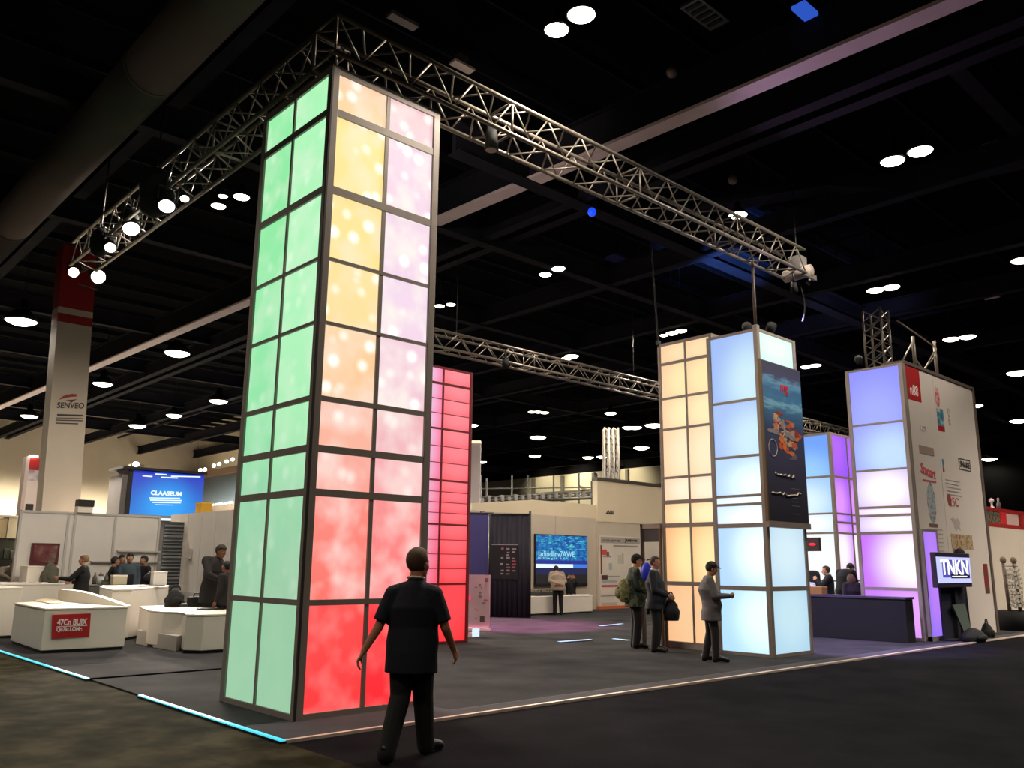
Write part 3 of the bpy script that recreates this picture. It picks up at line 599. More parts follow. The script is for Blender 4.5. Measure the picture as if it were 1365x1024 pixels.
truss('truss', (4.6, 8.12, 7.56), (15.75, 8.12, 7.56), .5, .36, 'long aluminium box truss from the tall tower top towards the blue tower', 7.5)
truss('truss', (4.62, 8.7, 7.56), (4.62, 18.4, 7.56), .5, .36, 'aluminium box truss from the tall tower top back to the red and white column', 7.5, side=V((1, 0, 0)))
truss('truss', (12.0, 15.9, 6.78), (27.5, 15.9, 6.78), .42, .44, 'distant box truss running from the red tower behind the orange tower', 6.8, hang=(1, 8, 14))
truss('truss', (27.6, 15.9, 6.78), (37, 15.9, 6.78), .42, .44, 'distant box truss piece seen between the poster and the violet tower', 6.8, hang=(1, 8))
# small vertical truss pieces on top of the violet tower
t = thing('truss_tower', (20.6, 8.8, 6.42), 'short upright truss stub on top of the violet tower', 'truss')
for x in (20.55, 21.0):
    for y in (8.7, 9.15): part(t, 'chord', MB().tube((x, y, 6.42), (x, y, 8.0), .03, .03, 8), M_alu, True)
for k in range(5):
    z = 6.5 + k * .3
    for a, b in (((20.55, 8.7), (21.0, 8.7)), ((21.0, 8.7), (21.0, 9.15)), ((20.55, 9.15), (20.55, 8.7))):
        part(t, 'brace', MB().tube((a[0], a[1], z), (b[0], b[1], z + .28), .014, .014, 6), M_alu); part(t, 'brace', MB().tube((b[0], b[1], z), (a[0], a[1], z + .28), .014, .014, 6), M_alu)
t = thing('truss_outrigger', (21.6, 8.8, 6.52), 'open aluminium lattice frame standing on the graphic wall top', 'truss')
for x in (21.9, 23.3): part(t, 'upright', MB().tube((x, 8.5, 6.52), (x, 8.5, 7.45 if x < 23 else 7.6), .045, .045, 10), M_alu, True)
for a, b in (((21.0, 6.55), (21.85, 7.3)), ((21.9, 6.9), (22.6, 6.55)), ((22.4, 6.6), (23.25, 7.3)), ((22.2, 6.55), (23.25, 7.15)), ((21.0, 7.7), (23.3, 7.45))): part(t, 'brace', MB().tube((a[0], 8.5, a[1]), (b[0], 8.5, b[1]), .02, .02, 8), M_alu, True)
# hoist at the free end of the front truss
t = thing('chain_hoist', (16.0, 8.4, 7.6), 'motor hoist with loose cable at the free end of the front truss', 'hoist')
pbox(t, 'body', mat('hoist_grey', (110, 106, 104), .5), 15.8, 16.1, 8.25, 8.55, 7.72, 8.02, .03); part(t, 'drum', MB().tube((15.95, 8.1, 7.66), (15.95, 8.7, 7.66), .13, .13, 16), M_frame, True)
pbox(t, 'bracket', M_alu, 15.7, 16.2, 8.12, 8.18, 7.5, 7.6); part(t, 'hook', MB().path([V((16.15, 8.3, 7.7)), V((16.25, 8.3, 7.6)), V((16.2, 8.3, 7.45)), V((16.1, 8.3, 7.5))], .025, 6), M_alu)
part(t, 'cable', MB().path([V((15.95 + .2 * math.sin(k * .36), 8.4, 7.5 - k * .11)) for k in range(9)], .016, 6), M_blackmatt); part(t, 'chain', MB().tube((15.95, 8.4, 8.0), (15.95, 8.4, 11.6), .012, .012, 6), M_black)

def spotlight(nm, pos, aim, r, label, lens, power=0., col=(1, .9, .75), hang=None):
    p = V(pos); d = (V(aim) - p).normalized(); t = thing(nm, p, label, 'spotlight')
    part(t, 'housing', MB().tube(p - d * r * 2.4, p, r * .8, r, 16), M_blackmatt, True); part(t, 'lens', MB().tube(p - d * .02, p + d * .01, r * .92, r * .86, 16), lens)
    h = p - d * r * 1.2
    part(t, 'yoke', MB().path([h + V((r * 1.1, 0, 0)), h + V((r * 1.1, 0, r * 1.6)), h + V((-r * 1.1, 0, r * 1.6)), h + V((-r * 1.1, 0, 0))], .015, 6), M_black)
    part(t, 'clamp', MB().tube(h + V((0, 0, r * 1.6)), h + V((0, 0, r * 1.6 + (hang or .2))), .02, .02, 6), M_black)
    if power:
        L = bpy.data.lights.new('beam_light', 'SPOT'); L.energy = power; L.color = col; L.spot_size = math.radians(50); L.spot_blend = .5; L.shadow_soft_size = r
        lo = bpy.data.objects.new('beam_light', L); C.objects.link(lo); lo.parent = t; lo.location = d * .03; lo.rotation_euler = d.to_track_quat('-Z', 'Y').to_euler()
    return t
E_warm = emis('warm_spot', (255, 244, 222), 7); E_cool = emis('cool_spot', (240, 244, 255), 7)
p = on_x(222, 275, 4.62); spotlight('truss_spotlight', p, (3, 9, 0), .14, 'bright white spotlight hanging under the left truss beside the black drum', E_cool, 60)
p = on_y(246, 265, 13.4); spotlight('truss_spotlight', p, (4, 10, 0), .08, 'small reddish white spotlight right of the black drum under the left truss', E_warm)
p = on_y(175, 305, 15.2); spotlight('truss_spotlight', p, (4, 10, 0), .16, 'warm spotlight under the far half of the left truss', E_warm, 50)
p = on_x(147, 330, 4.65); spotlight('truss_spotlight', p, (3, 10, 0), .11, 'small warm spotlight under the left truss next to the column', E_warm, 40)
p = on_y(98, 363, 24.6); spotlight('column_spotlight', p, (2.5, 8, 2), .15, 'left floodlight clamped in front of the red column top', E_warm, 40)
p = on_y(131, 369, 24.5); spotlight('column_spotlight', p, (4.5, 8, 2), .21, 'right floodlight clamped in front of the red column top', E_warm, 40)
t = thing('lamp_bracket', (6.6, 25, 9.4), 'small silver bracket holding the two floodlights on the red column', 'bracket')
a = on_y(96, 352, 24.8); b = on_y(136, 362, 24.8); part(t, 'bar', MB().tube(a, b, .04, .04, 8), M_alu, True); part(t, 'arm', MB().tube((a + b) / 2, (a + b) / 2 + V((0, 1.1, .1)), .05, .05, 8), M_alu)
a = on_y(104, 378, 24.9); b = on_y(130, 386, 24.9); part(t, 'lower_bar', MB().tube(a, b, .02, .02, 8), M_alu, True)
p = on_x(207, 252, 4.55); t = thing('motor_drum', p, 'black bagged motor drum hanging on the left truss', 'hoist')
part(t, 'bag', MB().lathe([(.05, p.z - .5), (.19, p.z - .42), (.25, p.z), (.23, p.z + .22), (.12, p.z + .34)], (p.x, p.y, 0), 18), M_blackmatt, True); part(t, 'chain', MB().tube((p.x, p.y, p.z + .4), (p.x, p.y, 11.6), .015, .015, 6), M_black)
p = on_x(133, 322, 4.55); t = thing('motor_drum', p, 'smaller black motor drum on the left truss close to the column', 'hoist')
part(t, 'bag', MB().lathe([(.05, p.z - .3), (.14, p.z - .22), (.17, p.z), (.15, p.z + .15), (.08, p.z + .24)], (p.x, p.y, 0), 16), M_blackmatt, True); part(t, 'chain', MB().tube((p.x, p.y, p.z + .3), (p.x, p.y, 11.6), .015, .015, 6), M_black)
p = on_y(655, 200, 8.35); t = thing('hanging_lamp', p, 'black slim theatre lamp hanging under the front truss right of the tall tower', 'lamp')
part(t, 'housing', MB().tube(p, p + V((0, 0, .36)), .1, .07, 14), M_blackmatt, True); part(t, 'hook', MB().tube(p + V((0, 0, .36)), (p.x, p.y, 7.55), .02, .02, 6), M_alu); part(t, 'lens', MB().tube(p - V((0, 0, .01)), p, .08, .08, 14), M_frame)
p = on_height(616, 90, 9.2); t = thing('hanging_fixture', p, 'small pale hanging fixture above the front truss', 'lamp')
pbox(t, 'tray', M_white, p.x - .2, p.x + .2, p.y - .08, p.y + .08, 9.2, 9.24); pbox(t, 'body', M_alu, p.x - .1, p.x + .08, p.y - .05, p.y + .05, 9.24, 9.4); part(t, 'stem', MB().tube((p.x, p.y, 9.4), (p.x, p.y, 11.6), .01, .01, 6), M_black)
for px, py, lab in ((896, 96, 'small round dark sensor above the front truss at upper centre'), (977, 240, 'small round dark sensor above the truss end')):
    p = on_height(px, py, 9.6); t = thing('ceiling_sensor', p, lab, 'sensor'); part(t, 'dome', MB().ell(p, (.1, .1, .1)), mat('sensor', (120, 112, 104), .4), True); part(t, 'stem', MB().tube(p, (p.x, p.y, 11.6), .01, .01, 6), M_black)
# blue uplights on the tower tops
def uplight(pos, aim, power, col, size, label, rgb):
    p = V(pos); d = (V(aim) - p).normalized(); t = thing('uplight', p, label, 'spotlight')
    part(t, 'housing', MB().tube(p - d * .25, p, .09, .1, 14), M_blackmatt, True); part(t, 'lens', MB().tube(p - d * .08, p - d * .06, .085, .085, 14), emis('up_%d_%d_%d' % rgb, rgb, 2)); part(t, 'base', MB().box(p.x - .1, p.x + .1, p.y - .1, p.y + .1, p.z - .33, p.z - .27), M_black)
    L = bpy.data.lights.new('up_light', 'SPOT'); L.energy = power; L.color = col; L.spot_size = math.radians(size); L.spot_blend = .8; L.shadow_soft_size = .06
    lo = bpy.data.objects.new('up_light', L); C.objects.link(lo); lo.parent = t; lo.location = d * .03; lo.rotation_euler = d.to_track_quat('-Z', 'Y').to_euler()
uplight((15.0, 9.1, 6.46), (18.0, 11.35, 9.1), 7000, (.12, .3, 1), 30, 'small blue uplight on top of the pale blue tower', (60, 110, 255))
uplight((20.45, 9.3, 6.75), (24, 11.35, 9.1), 500, (.4, .45, 1), 60, 'small violet blue uplight on top of the violet tower', (110, 120, 255))
uplight((15.3, 8.7, 6.46), (11.3, 4.5, 9.1), 330, (.9, .5, 1), 52, 'small pink uplight on top of the pale blue tower', (230, 150, 255))
uplight((6.0, 9.7, 7.78), (10.9, 12, 9.1), 260, (1, .85, .78), 70, 'small warm uplight on top of the tall front tower', (255, 220, 200))
p = on_height(789, 283, 8.9); t = thing('blue_beam_glow', p, 'small blue glow standing for the lit spot on the dark roof beam above the truss', 'spotlight')  # no lamp here, the glowing shape stands in for blue light on the beam
part(t, 'housing', MB().tube(p, p + V((.1, 0, .25)), .07, .05, 12), M_blackmatt, True); part(t, 'lens', MB().ell(p, (.09, .09, .1)), emis('painted_blue_glow', (30, 80, 255), 1), True)
# ---------------------------------------------------------------- left neighbours: column, partitions, desks
def at_depth(px, depth, z=0.):
    d = ray(px, 755); f = V((fw.x, fw.y, 0)).normalized(); t = depth / (d.x * f.x + d.y * f.y); return V((d.x * t, d.y * t, z))
M_col = mat('column_white', (196, 184, 168), .7, 0, .04, 1)
CY = 26.0
t = thing('sign_column', (6.8, CY, 0), 'tall white square column with red top and swoosh logo at far left', 'column')
def colx(z, s): return (on_y(105, 686, CY).x + (on_y(130, 325, CY).x - on_y(105, 686, CY).x) * (z - 3.2) / 7.5) if s else (on_y(54, 686, CY).x + (on_y(85, 325, CY).x - on_y(54, 686, CY).x) * (z - 3.2) / 7.5)
def colseg(nm, z0, z1, m, out=0.):
    vs = [(colx(z, s) + (out if s else -out), y, z) for z in (z0, z1) for s, y in ((0, CY - out), (1, CY - out), (1, CY + .6 + out), (0, CY + .6 + out))]
    return part(t, nm, MB().add(vs, [(3, 2, 1, 0), (4, 5, 6, 7), (0, 1, 5, 4), (1, 2, 6, 5), (2, 3, 7, 6), (3, 0, 4, 7)]), m)
zw = on_y(100, 432, CY).z; zs0 = on_y(103, 421, CY).z; zs1 = on_y(104, 413, CY).z; zt = on_y(105, 330, CY).z
M_colred = mat('column_red', (152, 34, 34), .5, 0, .05, 2)
colseg('shaft', .03, zw, M_col); colseg('red_band', zw, zs0, M_colred, .004); colseg('white_band', zs0, zs1, M_col, .004); colseg('red_top', zs1, zt, M_colred, .004)
def colp(px, py): p = on_y(px, py, CY - .01); return p
sw = [colp(78, 533), colp(83, 528.5), colp(89, 526), colp(96, 525), colp(102, 525.5), colp(102, 528.5), colp(96, 529), colp(89, 530)]
def plate(nm, pts, m, d=.008): n = len(pts); pts = [V(p) for p in pts]; return part(t, nm, MB().add(pts + [p + V((0, d, 0)) for p in pts], [tuple(range(n)), tuple(range(2 * n - 1, n - 1, -1))] + [(i, (i + 1) % n, n + (i + 1) % n, n + i) for i in range(n)]), m)
plate('swoosh', sw, mat('logo_red', (150, 34, 36), .5)); plate('swoosh', [colp(87, 533.5), colp(103, 532), colp(98, 534.5), colp(95, 537), colp(92, 534.5)], mat('logo_dark', (96, 50, 44), .5))
M_logo = mat('logo_grey', (66, 60, 58), .6)
a, b = colp(76, 540), colp(112, 541); lettering(t, 'SENVEO', (a + b) / 2, b - a, (0, 0, 1), .17, M_logo, (b - a).length, bold=.02)
for y, x0, x1, h in ((553, 76, 110, .05), (557, 74, 110, .02), (560, 74, 110, .028), (564, 74, 104, .03)):
    a, b = colp(x0, y), colp(x1, y + 1); part(t, 'printed_line', MB().bar(a, b, .01, h), M_logo)

PY = 25.0
def P(px, py): return on_y(px, py, PY)
t = thing('partition_wall', (7.8, PY, 0), 'long pale partition wall behind the left desks under the white column', 'partition')
xs = [P(28, 686).x, P(92, 686).x, P(101, 686).x, P(155, 686).x, P(213, 690).x]
zt = 2.82
for a, b in zip(xs, xs[1:]): pbox(t, 'panel', M_wallp, a + .01, b - .01, PY, PY + .1, .03, zt)
for a in xs: pbox(t, 'post', mat('post_grey', (176, 172, 168), .5), a - .03, a + .03, PY - .02, PY + .12, .03, zt + .02)
pbox(t, 'top_rail', MATS['post_grey'], xs[0], xs[-1], PY - .025, PY + .125, zt, zt + .06)
a, b = P(155, 735), P(212, 733); pbox(t, 'shelf', MATS['post_grey'], a.x, b.x, PY - .12, PY, a.z - .02, a.z + .02); a, b = P(120, 749), P(212, 753); pbox(t, 'shelf', MATS['post_grey'], a.x, b.x, PY - .1, PY, a.z - .02, a.z + .02)
t = thing('framed_picture', P(60, 752), 'dark red framed picture with a green spot on the pale partition', 'picture')
a, b = P(42, 724), P(76, 753); pbox(t, 'frame', mat('dark_red_frame', (84, 24, 30), .5), a.x, b.x, PY - .06, PY - .02, b.z, a.z); pbox(t, 'print', ramp_noise('red_green_print', [(.35, (70, 22, 26)), (.5, (110, 60, 62)), (.62, (110, 128, 100))], 2.4, 4, .5), a.x + .06, b.x - .06, PY - .07, PY - .06, b.z + .06, a.z - .06)
t = thing('rolling_blind', (10.0, 25.5, 0), 'dark grey slatted blind in the gap between the pale partitions', 'blind')
pbox(t, 'board', mat('blind_dark', (62, 66, 70), .6), 9.72, 10.3, 25.4, 25.45, .03, 2.75)
for k in range(22): pbox(t, 'slat', mat('blind_slat', (112, 114, 116), .5), 9.74, 10.28, 25.36, 25.4, .5 + k * .1, .53 + k * .1 + .03 * (k % 3 == 0))
t = thing('partition_wall', (10.3, 24, 0), 'pale partition of vertical boards beside the green tower, behind the standing man', 'partition')
ys = [on_x(228, 687, 10.3).y, on_x(252, 685, 10.3).y, on_x(270, 684, 10.3).y, on_x(289, 682, 10.3).y, on_x(311, 680, 10.3).y]
for a, b in zip(ys, ys[1:]): pbox(t, 'panel', M_wallp, 10.3, 10.4, b + .015, a - .015, .03, 3.0)
for a in ys: pbox(t, 'post', MATS['post_grey'], 10.31, 10.42, a - .02, a + .02, .03, 3.0)
pbox(t, 'base_grille', MATS['post_grey'], 10.26, 10.3, ys[-1], ys[0], .55, .75)
a = on_x(255, 742, 10.29); part(t, 'bracket', MB().box(10.25, 10.3, a.y - .03, a.y + .03, a.z - .05, a.z + .22).box(10.2, 10.3, a.y - .03, a.y + .2, a.z - .08, a.z - .03), MATS['post_grey'])
a = P(112, 686); t = thing('projector_box', (a.x, PY + .05, zt + .06), 'small white box with black top standing on the partition edge', 'box')
pbox(t, 'body', M_white, a.x - .2, a.x + .18, PY - .1, PY + .2, zt + .06, zt + .22); pbox(t, 'cover', M_black, a.x - .2, a.x + .2, PY - .12, PY + .2, zt + .22, zt + .4)
t = thing('rollup_sign', on_y(42, 700, 30), 'narrow white roll up sign with red head left of the white column', 'sign')
a, b = on_y(37, 612, 30), on_y(54, 628, 30)
for nm, y0, y1, m in (('red_head', 611, 627, M_red), ('picture_band', 627, 641, ramp_noise('sign_band', [(.4, (150, 146, 170)), (.6, (206, 200, 206))], 5, 4, .5)), ('white_field', 641, 700, mat('sign_white', (214, 204, 204), .6))):
    z1, z0 = on_y(45, y0, 30).z, on_y(45, y1, 30).z; xa = on_y(35, 650, 30).x; xb_ = on_y(54, 650, 30).x; pbox(t, nm, m, xa, xb_, 30, 30.12, z0, z1)
pbox(t, 'side_panel', mat('sign_side', (190, 176, 172), .6), xa - .1, xa, 30, 30.4, .02, on_y(45, 609, 30).z); pbox(t, 'foot', M_black, xa - .1, xb_ + .05, 29.8, 30.4, .012, .06)
z0, z1 = on_y(38, 681, 29.98).z, on_y(38, 672, 29.98).z; pbox(t, 'black_patch', M_black, xa + .04, xa + .26, 29.97, 30, z0, z1); pbox(t, 'top_lamp', E_warm, xa - .04, xa + .2, 29.9, 30, on_y(45, 610, 30).z, on_y(45, 607.5, 30).z)
t = thing('cabinet', on_y(8, 716, 27), 'cream wall cabinet at the left edge beside the pale partition', 'cabinet')
a, b = on_y(-30, 690, 27), on_y(27, 718, 27)
pbox(t, 'body', mat('cabinet_cream', (212, 204, 176), .6), on_y(12, 690, 27).x, b.x, 27, 27.6, b.z, on_y(12, 690, 27).z); pbox(t, 'side', mat('cabinet_tan', (196, 176, 140), .6), a.x, on_y(12, 690, 27).x - .01, 27.05, 27.6, b.z, on_y(12, 690, 27).z - .03); pbox(t, 'rail', M_white, a.x, b.x, 26.95, 27.6, on_y(12, 690, 27).z, on_y(12, 687, 27).z)
pbox(t, 'stand', mat('stand_dark', (60, 62, 54), .7), a.x, b.x - .1, 27.1, 27.6, .02, b.z)
t = thing('shelf_goods', on_y(8, 745, 26.6), 'green and grey mixed goods piled under the cream cabinet', 'goods')
for k in range(9):
    x = a.x + .25 + k * .16; h = .14 + .2 * random.random(); z0 = on_y(8, 745, 26.6).z
    part(t, 'package', MB().box(x - .07, x + .07, 26.6, 26.8, z0, z0 + h), mat('pack_%d' % (k % 3), [(92, 104, 84), (140, 140, 132), (70, 76, 70)][k % 3], .6), False, .01)
pbox(t, 'board', M_black, a.x, b.x, 26.55, 27.05, z0 - .04, z0)

# far kiosk with blue screen, far soffit
KY = 36.0
def K(px, py, y=KY): return on_y(px, py, y)
t = thing('screen_kiosk', (K(222, 692).x, KY, 0), 'dark kiosk with a big glowing blue screen above the pale partition', 'kiosk')
a, b = K(172, 632), K(269, 693)
pbox(t, 'cabinet', mat('kiosk_grey', (96, 94, 92), .6), a.x, b.x, KY + .15, KY + 1.6, .012, K(220, 628).z - .05); pbox(t, 'side', mat('kiosk_side', (84, 80, 78), .6), a.x - .22, a.x, KY + .1, KY + 1.6, .012, K(172, 633).z)
pbox(t, 'top', M_black, a.x - .3, b.x, KY - .15, KY + 1.6, K(220, 629).z, K(220, 626).z); pbox(t, 'sill', mat('kiosk_sill', (120, 120, 124), .5), a.x, b.x, KY - .05, KY + .2, K(200, 692).z, K(200, 687).z)
sc = panel_mat((4, 40, 190), (0, 120, 215), (0, 160, 250), 'X', (.5, .2), (.55, .9))
pbox(t, 'screen', sc, K(177, 640).x, b.x - .03, KY + .05, KY + .1, K(200, 687).z, K(220, 630).z); pbox(t, 'side_bezel', M_black, a.x, K(177, 640).x, KY + .03, KY + .12, K(200, 687).z, K(220, 630).z)
E_wtext = emis('white_screen_text', (236, 250, 255), 1.1)
a, b = K(201, 657, KY + .03), K(242, 659, KY + .03); lettering(t, 'CLAASEUM', (a + b) / 2, b - a, (0, 0, 1), .19, E_wtext, (b - a).length, bold=.04)
for x0, x1, y, h in ((199, 240, 664, .05), (200, 242, 667, .06), (203, 241, 670, .05), (207, 230, 673, .03)): a, b = K(x0, y, KY + .03), K(x1, y + .6, KY + .03); part(t, 'printed_line', MB().bar(a, b, .02, h * .8), E_wtext)
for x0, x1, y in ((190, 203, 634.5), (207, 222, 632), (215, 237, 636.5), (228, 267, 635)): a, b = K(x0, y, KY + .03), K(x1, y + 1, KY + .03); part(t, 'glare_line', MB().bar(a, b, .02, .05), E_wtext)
t = thing('light_shelf', K(200, 694), 'white glowing strip light under the blue screen', 'light strip'); a, b = K(175, 691, KY - .1), K(228, 693, KY - .1); part(t, 'tube', MB().tube(a, b, .05, .05, 8), E_wtext, True); part(t, 'housing', MB().bar(a + V((0, .1, .04)), b + V((0, .1, .04)), .1, .06), M_black)
t = thing('exit_lamp', K(182, 624), 'small black box with a white lamp on top of the screen kiosk', 'lamp'); a = K(174, 627); b = K(192, 620); pbox(t, 'box', mat('lampbox', (84, 76, 64), .6), a.x, b.x, KY, KY + .3, a.z, b.z); part(t, 'lens', MB().ell(K(181, 619, KY - .05), (.13, .1, .1)), E_warm, True)
t = thing('yellow_box', K(272, 683, 30), 'small yellow box standing on the boarded partition beside the blue screen', 'box'); a, b = on_x(268, 683, 10.6), on_x(277, 672, 10.6)
pbox(t, 'body', mat('yellow_box', (196, 148, 30), .5), 10.42, 10.75, b.y, a.y, 2.9, b.z); pbox(t, 'lid', mat('yellow_lid', (210, 165, 50), .5), 10.41, 10.76, b.y - .01, a.y + .01, b.z, b.z + .04)
SX = 24.6
a, b = on_x(262, 627, SX), on_x(330, 608, SX)
t = thing('soffit_front', (SX, b.y, 0), 'far brown soffit with a row of small downlights above dark glass', 'shopfront')
pbox(t, 'soffit', mat('soffit_brown', (132, 104, 80), .7), SX, 25.7, b.y - 14, a.y + 3, on_x(265, 637, SX).z, on_x(265, 634, SX).z + .25); pbox(t, 'fascia', mat('soffit_pale', (150, 130, 106), .7), SX + .3, 25.7, b.y - 14, a.y + 3, on_x(265, 634, SX).z + .25, on_x(265, 628, SX).z)
pbox(t, 'glass', mat('dark_glass', (84, 100, 110), .3), SX + .4, SX + .45, b.y - 14, a.y + 3, on_x(300, 672, SX).z, on_x(265, 637, SX).z); pbox(t, 'base', mat('soffit_base', (110, 100, 86), .7), SX + .3, SX + .5, b.y - 14, a.y + 3, .012, on_x(300, 672, SX).z)
for px, py in ((267, 627), (273, 626), (285, 621), (292, 619), (302, 615.5), (310, 612.5)): p = on_x(px, py, SX - .05); part(t, 'downlight', MB().ell(p, (.1, .22, .12)), E_warm, True)
for x0, x1 in ((277, 284), (287, 296), (299, 305), (306, 310)): a, b = on_x(x0, 674 - (x0 - 277) * .13, SX + .2), on_x(x1, 674 - (x1 - 277) * .13, SX + .2); part(t, 'strip_lamp', MB().bar(a, b, .08, .1), E_warm)

# desks
def desk(label, plan, z, z0=.03, m=M_white, kick=True, tops=True):
    c = sum((V((p[0], p[1], 0)) for p in plan), V()) / len(plan); t = thing('counter_desk', (c.x, c.y, z0), label, 'desk')
    ins = [(c.x + (p[0] - c.x) * .97, c.y + (p[1] - c.y) * .97) for p in plan]
    part(t, 'plinth', MB().prism(ins, z0, z0 + .06), M_black)
    part(t, 'body', MB().prism(plan, z0 + .05, z - .04), m, False, .012)
    out = [(c.x + (p[0] - c.x) * 1.012, c.y + (p[1] - c.y) * 1.012) for p in plan]
    part(t, 'top', MB().prism(out, z - .04, z), m, False, .012)
    return t
def arc(a, b, bulge, n=6):                                     # points between two plan points, bowed sideways
    a, b = V(a), V(b); d = b - a; nrm = V((d.y, -d.x)).normalized()
    return [tuple(a + d * i / n + nrm * bulge * math.sin(math.pi * i / n)) for i in range(n + 1)]
Fp, Rp, Lp = on_height(53, 872, .03), on_height(165, 866, .03), on_height(13, 858, .03)
Bp = on_height(81, 790, .95)
plan = arc((Fp.x, Fp.y), (Rp.x, Rp.y), .03, 4) + arc((Rp.x, Rp.y), (Bp.x, Bp.y), -.12, 6)[1:] + [(Lp.x, Lp.y)]
t = desk('white curved counter desk with the red sign, nearest the cyan strip', plan, .79)
rim = arc((Rp.x, Rp.y), (Bp.x, Bp.y), -.12, 10); n = len(rim); vs = []
for i, p in enumerate(rim):
    d = V(rim[min(i + 1, n - 1)]) - V(rim[max(i - 1, 0)]); nr = V((d.y, -d.x)).normalized() * .05; zt_ = .80 + .22 * math.sin(min(1, i / 7) * math.pi / 2)
    vs += [(p[0] + nr.x, p[1] + nr.y, .77), (p[0] - nr.x, p[1] - nr.y, .77), (p[0] - nr.x, p[1] - nr.y, zt_), (p[0] + nr.x, p[1] + nr.y, zt_)]
part(t, 'raised_rim', MB().add(vs, [(4 * i + k, 4 * i + (k + 1) % 4, 4 * i + 4 + (k + 1) % 4, 4 * i + 4 + k) for i in range(n - 1) for k in range(4)] + [(3, 2, 1, 0), (4 * n - 4, 4 * n - 3, 4 * n - 2, 4 * n - 1)]), M_white)
fd = (Rp - Fp); fd.z = 0; fl_ = fd.length; fd.normalize(); fn = V((fd.y, -fd.x, 0))
def onfront(u, z, off=.045): return Fp + fd * (u * fl_) + fn * off + V((0, 0, z - .03))
def front_z(px, py):                                           # a pixel on the desk's front face
    d = ray(px, py); cpos = V((0, 0, CAM_H)); q = Fp + fn * .045; tt = (q - cpos).dot(fn) / d.dot(fn); return cpos + d * tt
q = [front_z(69, 852), front_z(119, 849), front_z(121, 818), front_z(70, 820)]
part(t, 'red_sign', MB().add(q + [p - fn * .03 for p in q], [(0, 1, 2, 3), (7, 6, 5, 4), (0, 4, 5, 1), (1, 5, 6, 2), (2, 6, 7, 3), (3, 7, 4, 0)]), M_red)
for txt, x0, x1, y, h in (('47Cn BUIX', 76, 116, 830, .11), ('Qu7lu.LOMe', 75, 109, 840, .085)):
    a, b = front_z(x0, y), front_z(x1, y - 1); lettering(t, txt, (a + b) / 2 + fn * .006, b - a, (0, 0, 1), h, M_ltext, (b - a).length, bold=.03)
a, b = front_z(75, 836), front_z(116, 834); part(t, 'printed_line', MB().bar(a, b, .01, .012), M_ltext)
c = on_height(66, 803, .8); t = thing('catalogue', c, 'flat tan catalogue lying on the white desk with the red sign', 'catalogue'); part(t, 'pages', MB().prism([tuple(on_height(*p, .8).xy) for p in ((45, 801), (66, 805), (84, 804), (78, 799.5), (58, 799))], .79, .805), M_paper); part(t, 'cover', MB().prism([tuple(on_height(*p, .8).xy) for p in ((45, 801), (66, 805), (84, 804), (78, 799.5), (58, 799))], .805, .812), mat('tan_cover', (176, 158, 116), .6))
tp = [tuple(on_height(*p, .7).xy) for p in ((186, 808.5), (200, 813.5), (218, 815), (244, 816), (248, 818.5), (272, 819), (303, 818), (318, 810), (291, 808), (240, 807))]
t = desk('white curved counter desk with stepped foot beside the green tower', tp, .7)
st = [tuple(on_height(*p, .03).xy) for p in ((181, 859), (206, 864), (234, 869), (252, 866), (240, 850), (195, 846))]
part(t, 'step', MB().prism(st, .03, .3), mat('step_grey', (176, 170, 162), .5), False, .01)
c = on_height(252, 868, .03); part(t, 'leaflet_holder', MB().box(c.x - .1, c.x + .1, c.y - .05, c.y - .02, .08, .6), M_white, label='pale upright leaflet holder')
def on_desk(px, py, z): return on_height(px, py, z)
c = on_desk(276, 813.5, .7); t = thing('laptop', c, 'dark thin laptop lying on the stepped white desk', 'laptop'); part(t, 'base', MB().bar(c + V((-.16, -.1, .012)), c + V((.2, .1, .012)), .26, .02), M_black, False, .004); part(t, 'lid', MB().bar(c + V((-.14, -.08, .03)), c + V((.18, .08, .03)), .24, .012), mat('laptop_grey', (60, 60, 62), .4), False, .003)
c = on_desk(254, 816, .7); t = thing('paper_sheets', c, 'few loose papers with pink print at the front of the stepped desk', 'papers')
for k in range(3): q = c + V((k * .12 - .1, k * .1 - .05, .004 * k)); part(t, 'sheet', MB().bar(q + V((-.1, 0, .002)), q + V((.1, .02, .002)), .2, .003), M_paper if k != 1 else mat('pink_paper', (226, 176, 160), .7))
def bag(c, sx, sy, h, label, rgb=(20, 20, 22), nm='bag', strap=True):
    c = V(c); t = thing(nm, c, label, 'bag'); m = mat('bag_%d_%d_%d' % rgb, rgb, .8, 0, .2, 9, .3, 40)
    mb = MB(); rings = []
    for k in range(7):
        u = k / 6; s = (1, 1.06, 1.05, .98, .86, .62, .25)[k]; rings.append((c + V((.02 * math.sin(k * 2), 0, h * u)), V((sx * s, 0, 0)), V((0, sy * s, 0))))
    part(t, 'body', mb.loft(rings, 16), m, True)
    part(t, 'pocket', MB().ell(c + V((0, -sy * .95, h * .35)), (sx * .6, sy * .35, h * .24)), m, True)
    if strap: part(t, 'strap', MB().path([c + V((sx * .5 * math.cos(a), 0, h * .95 + h * .3 * math.sin(a))) for a in [math.pi * i / 8 for i in range(9)]], .014, 6), m, True)
    return t
bag(on_desk(232, 809, .7), .2, .13, .34, 'black backpack standing on the back of the stepped white desk')
def rbox(c, sx, sy, h, m, nm, lab, cat, bev=.01):
    c = V(c); t = thing(nm, c, lab, cat); part(t, 'body', MB().box(c.x - sx, c.x + sx, c.y - sy, c.y + sy, c.z, c.z + h), m, False, bev); return t
c = on_desk(261, 809, .7); t = rbox(c, .16, .12, .2, M_blackmatt, 'camera_case', 'small black case behind the laptop on the stepped desk', 'case', .03); part(t, 'handle', MB().path([c + V((-.07, 0, .2)), c + V((-.05, 0, .26)), c + V((.05, 0, .26)), c + V((.07, 0, .2))], .012, 6), M_black)
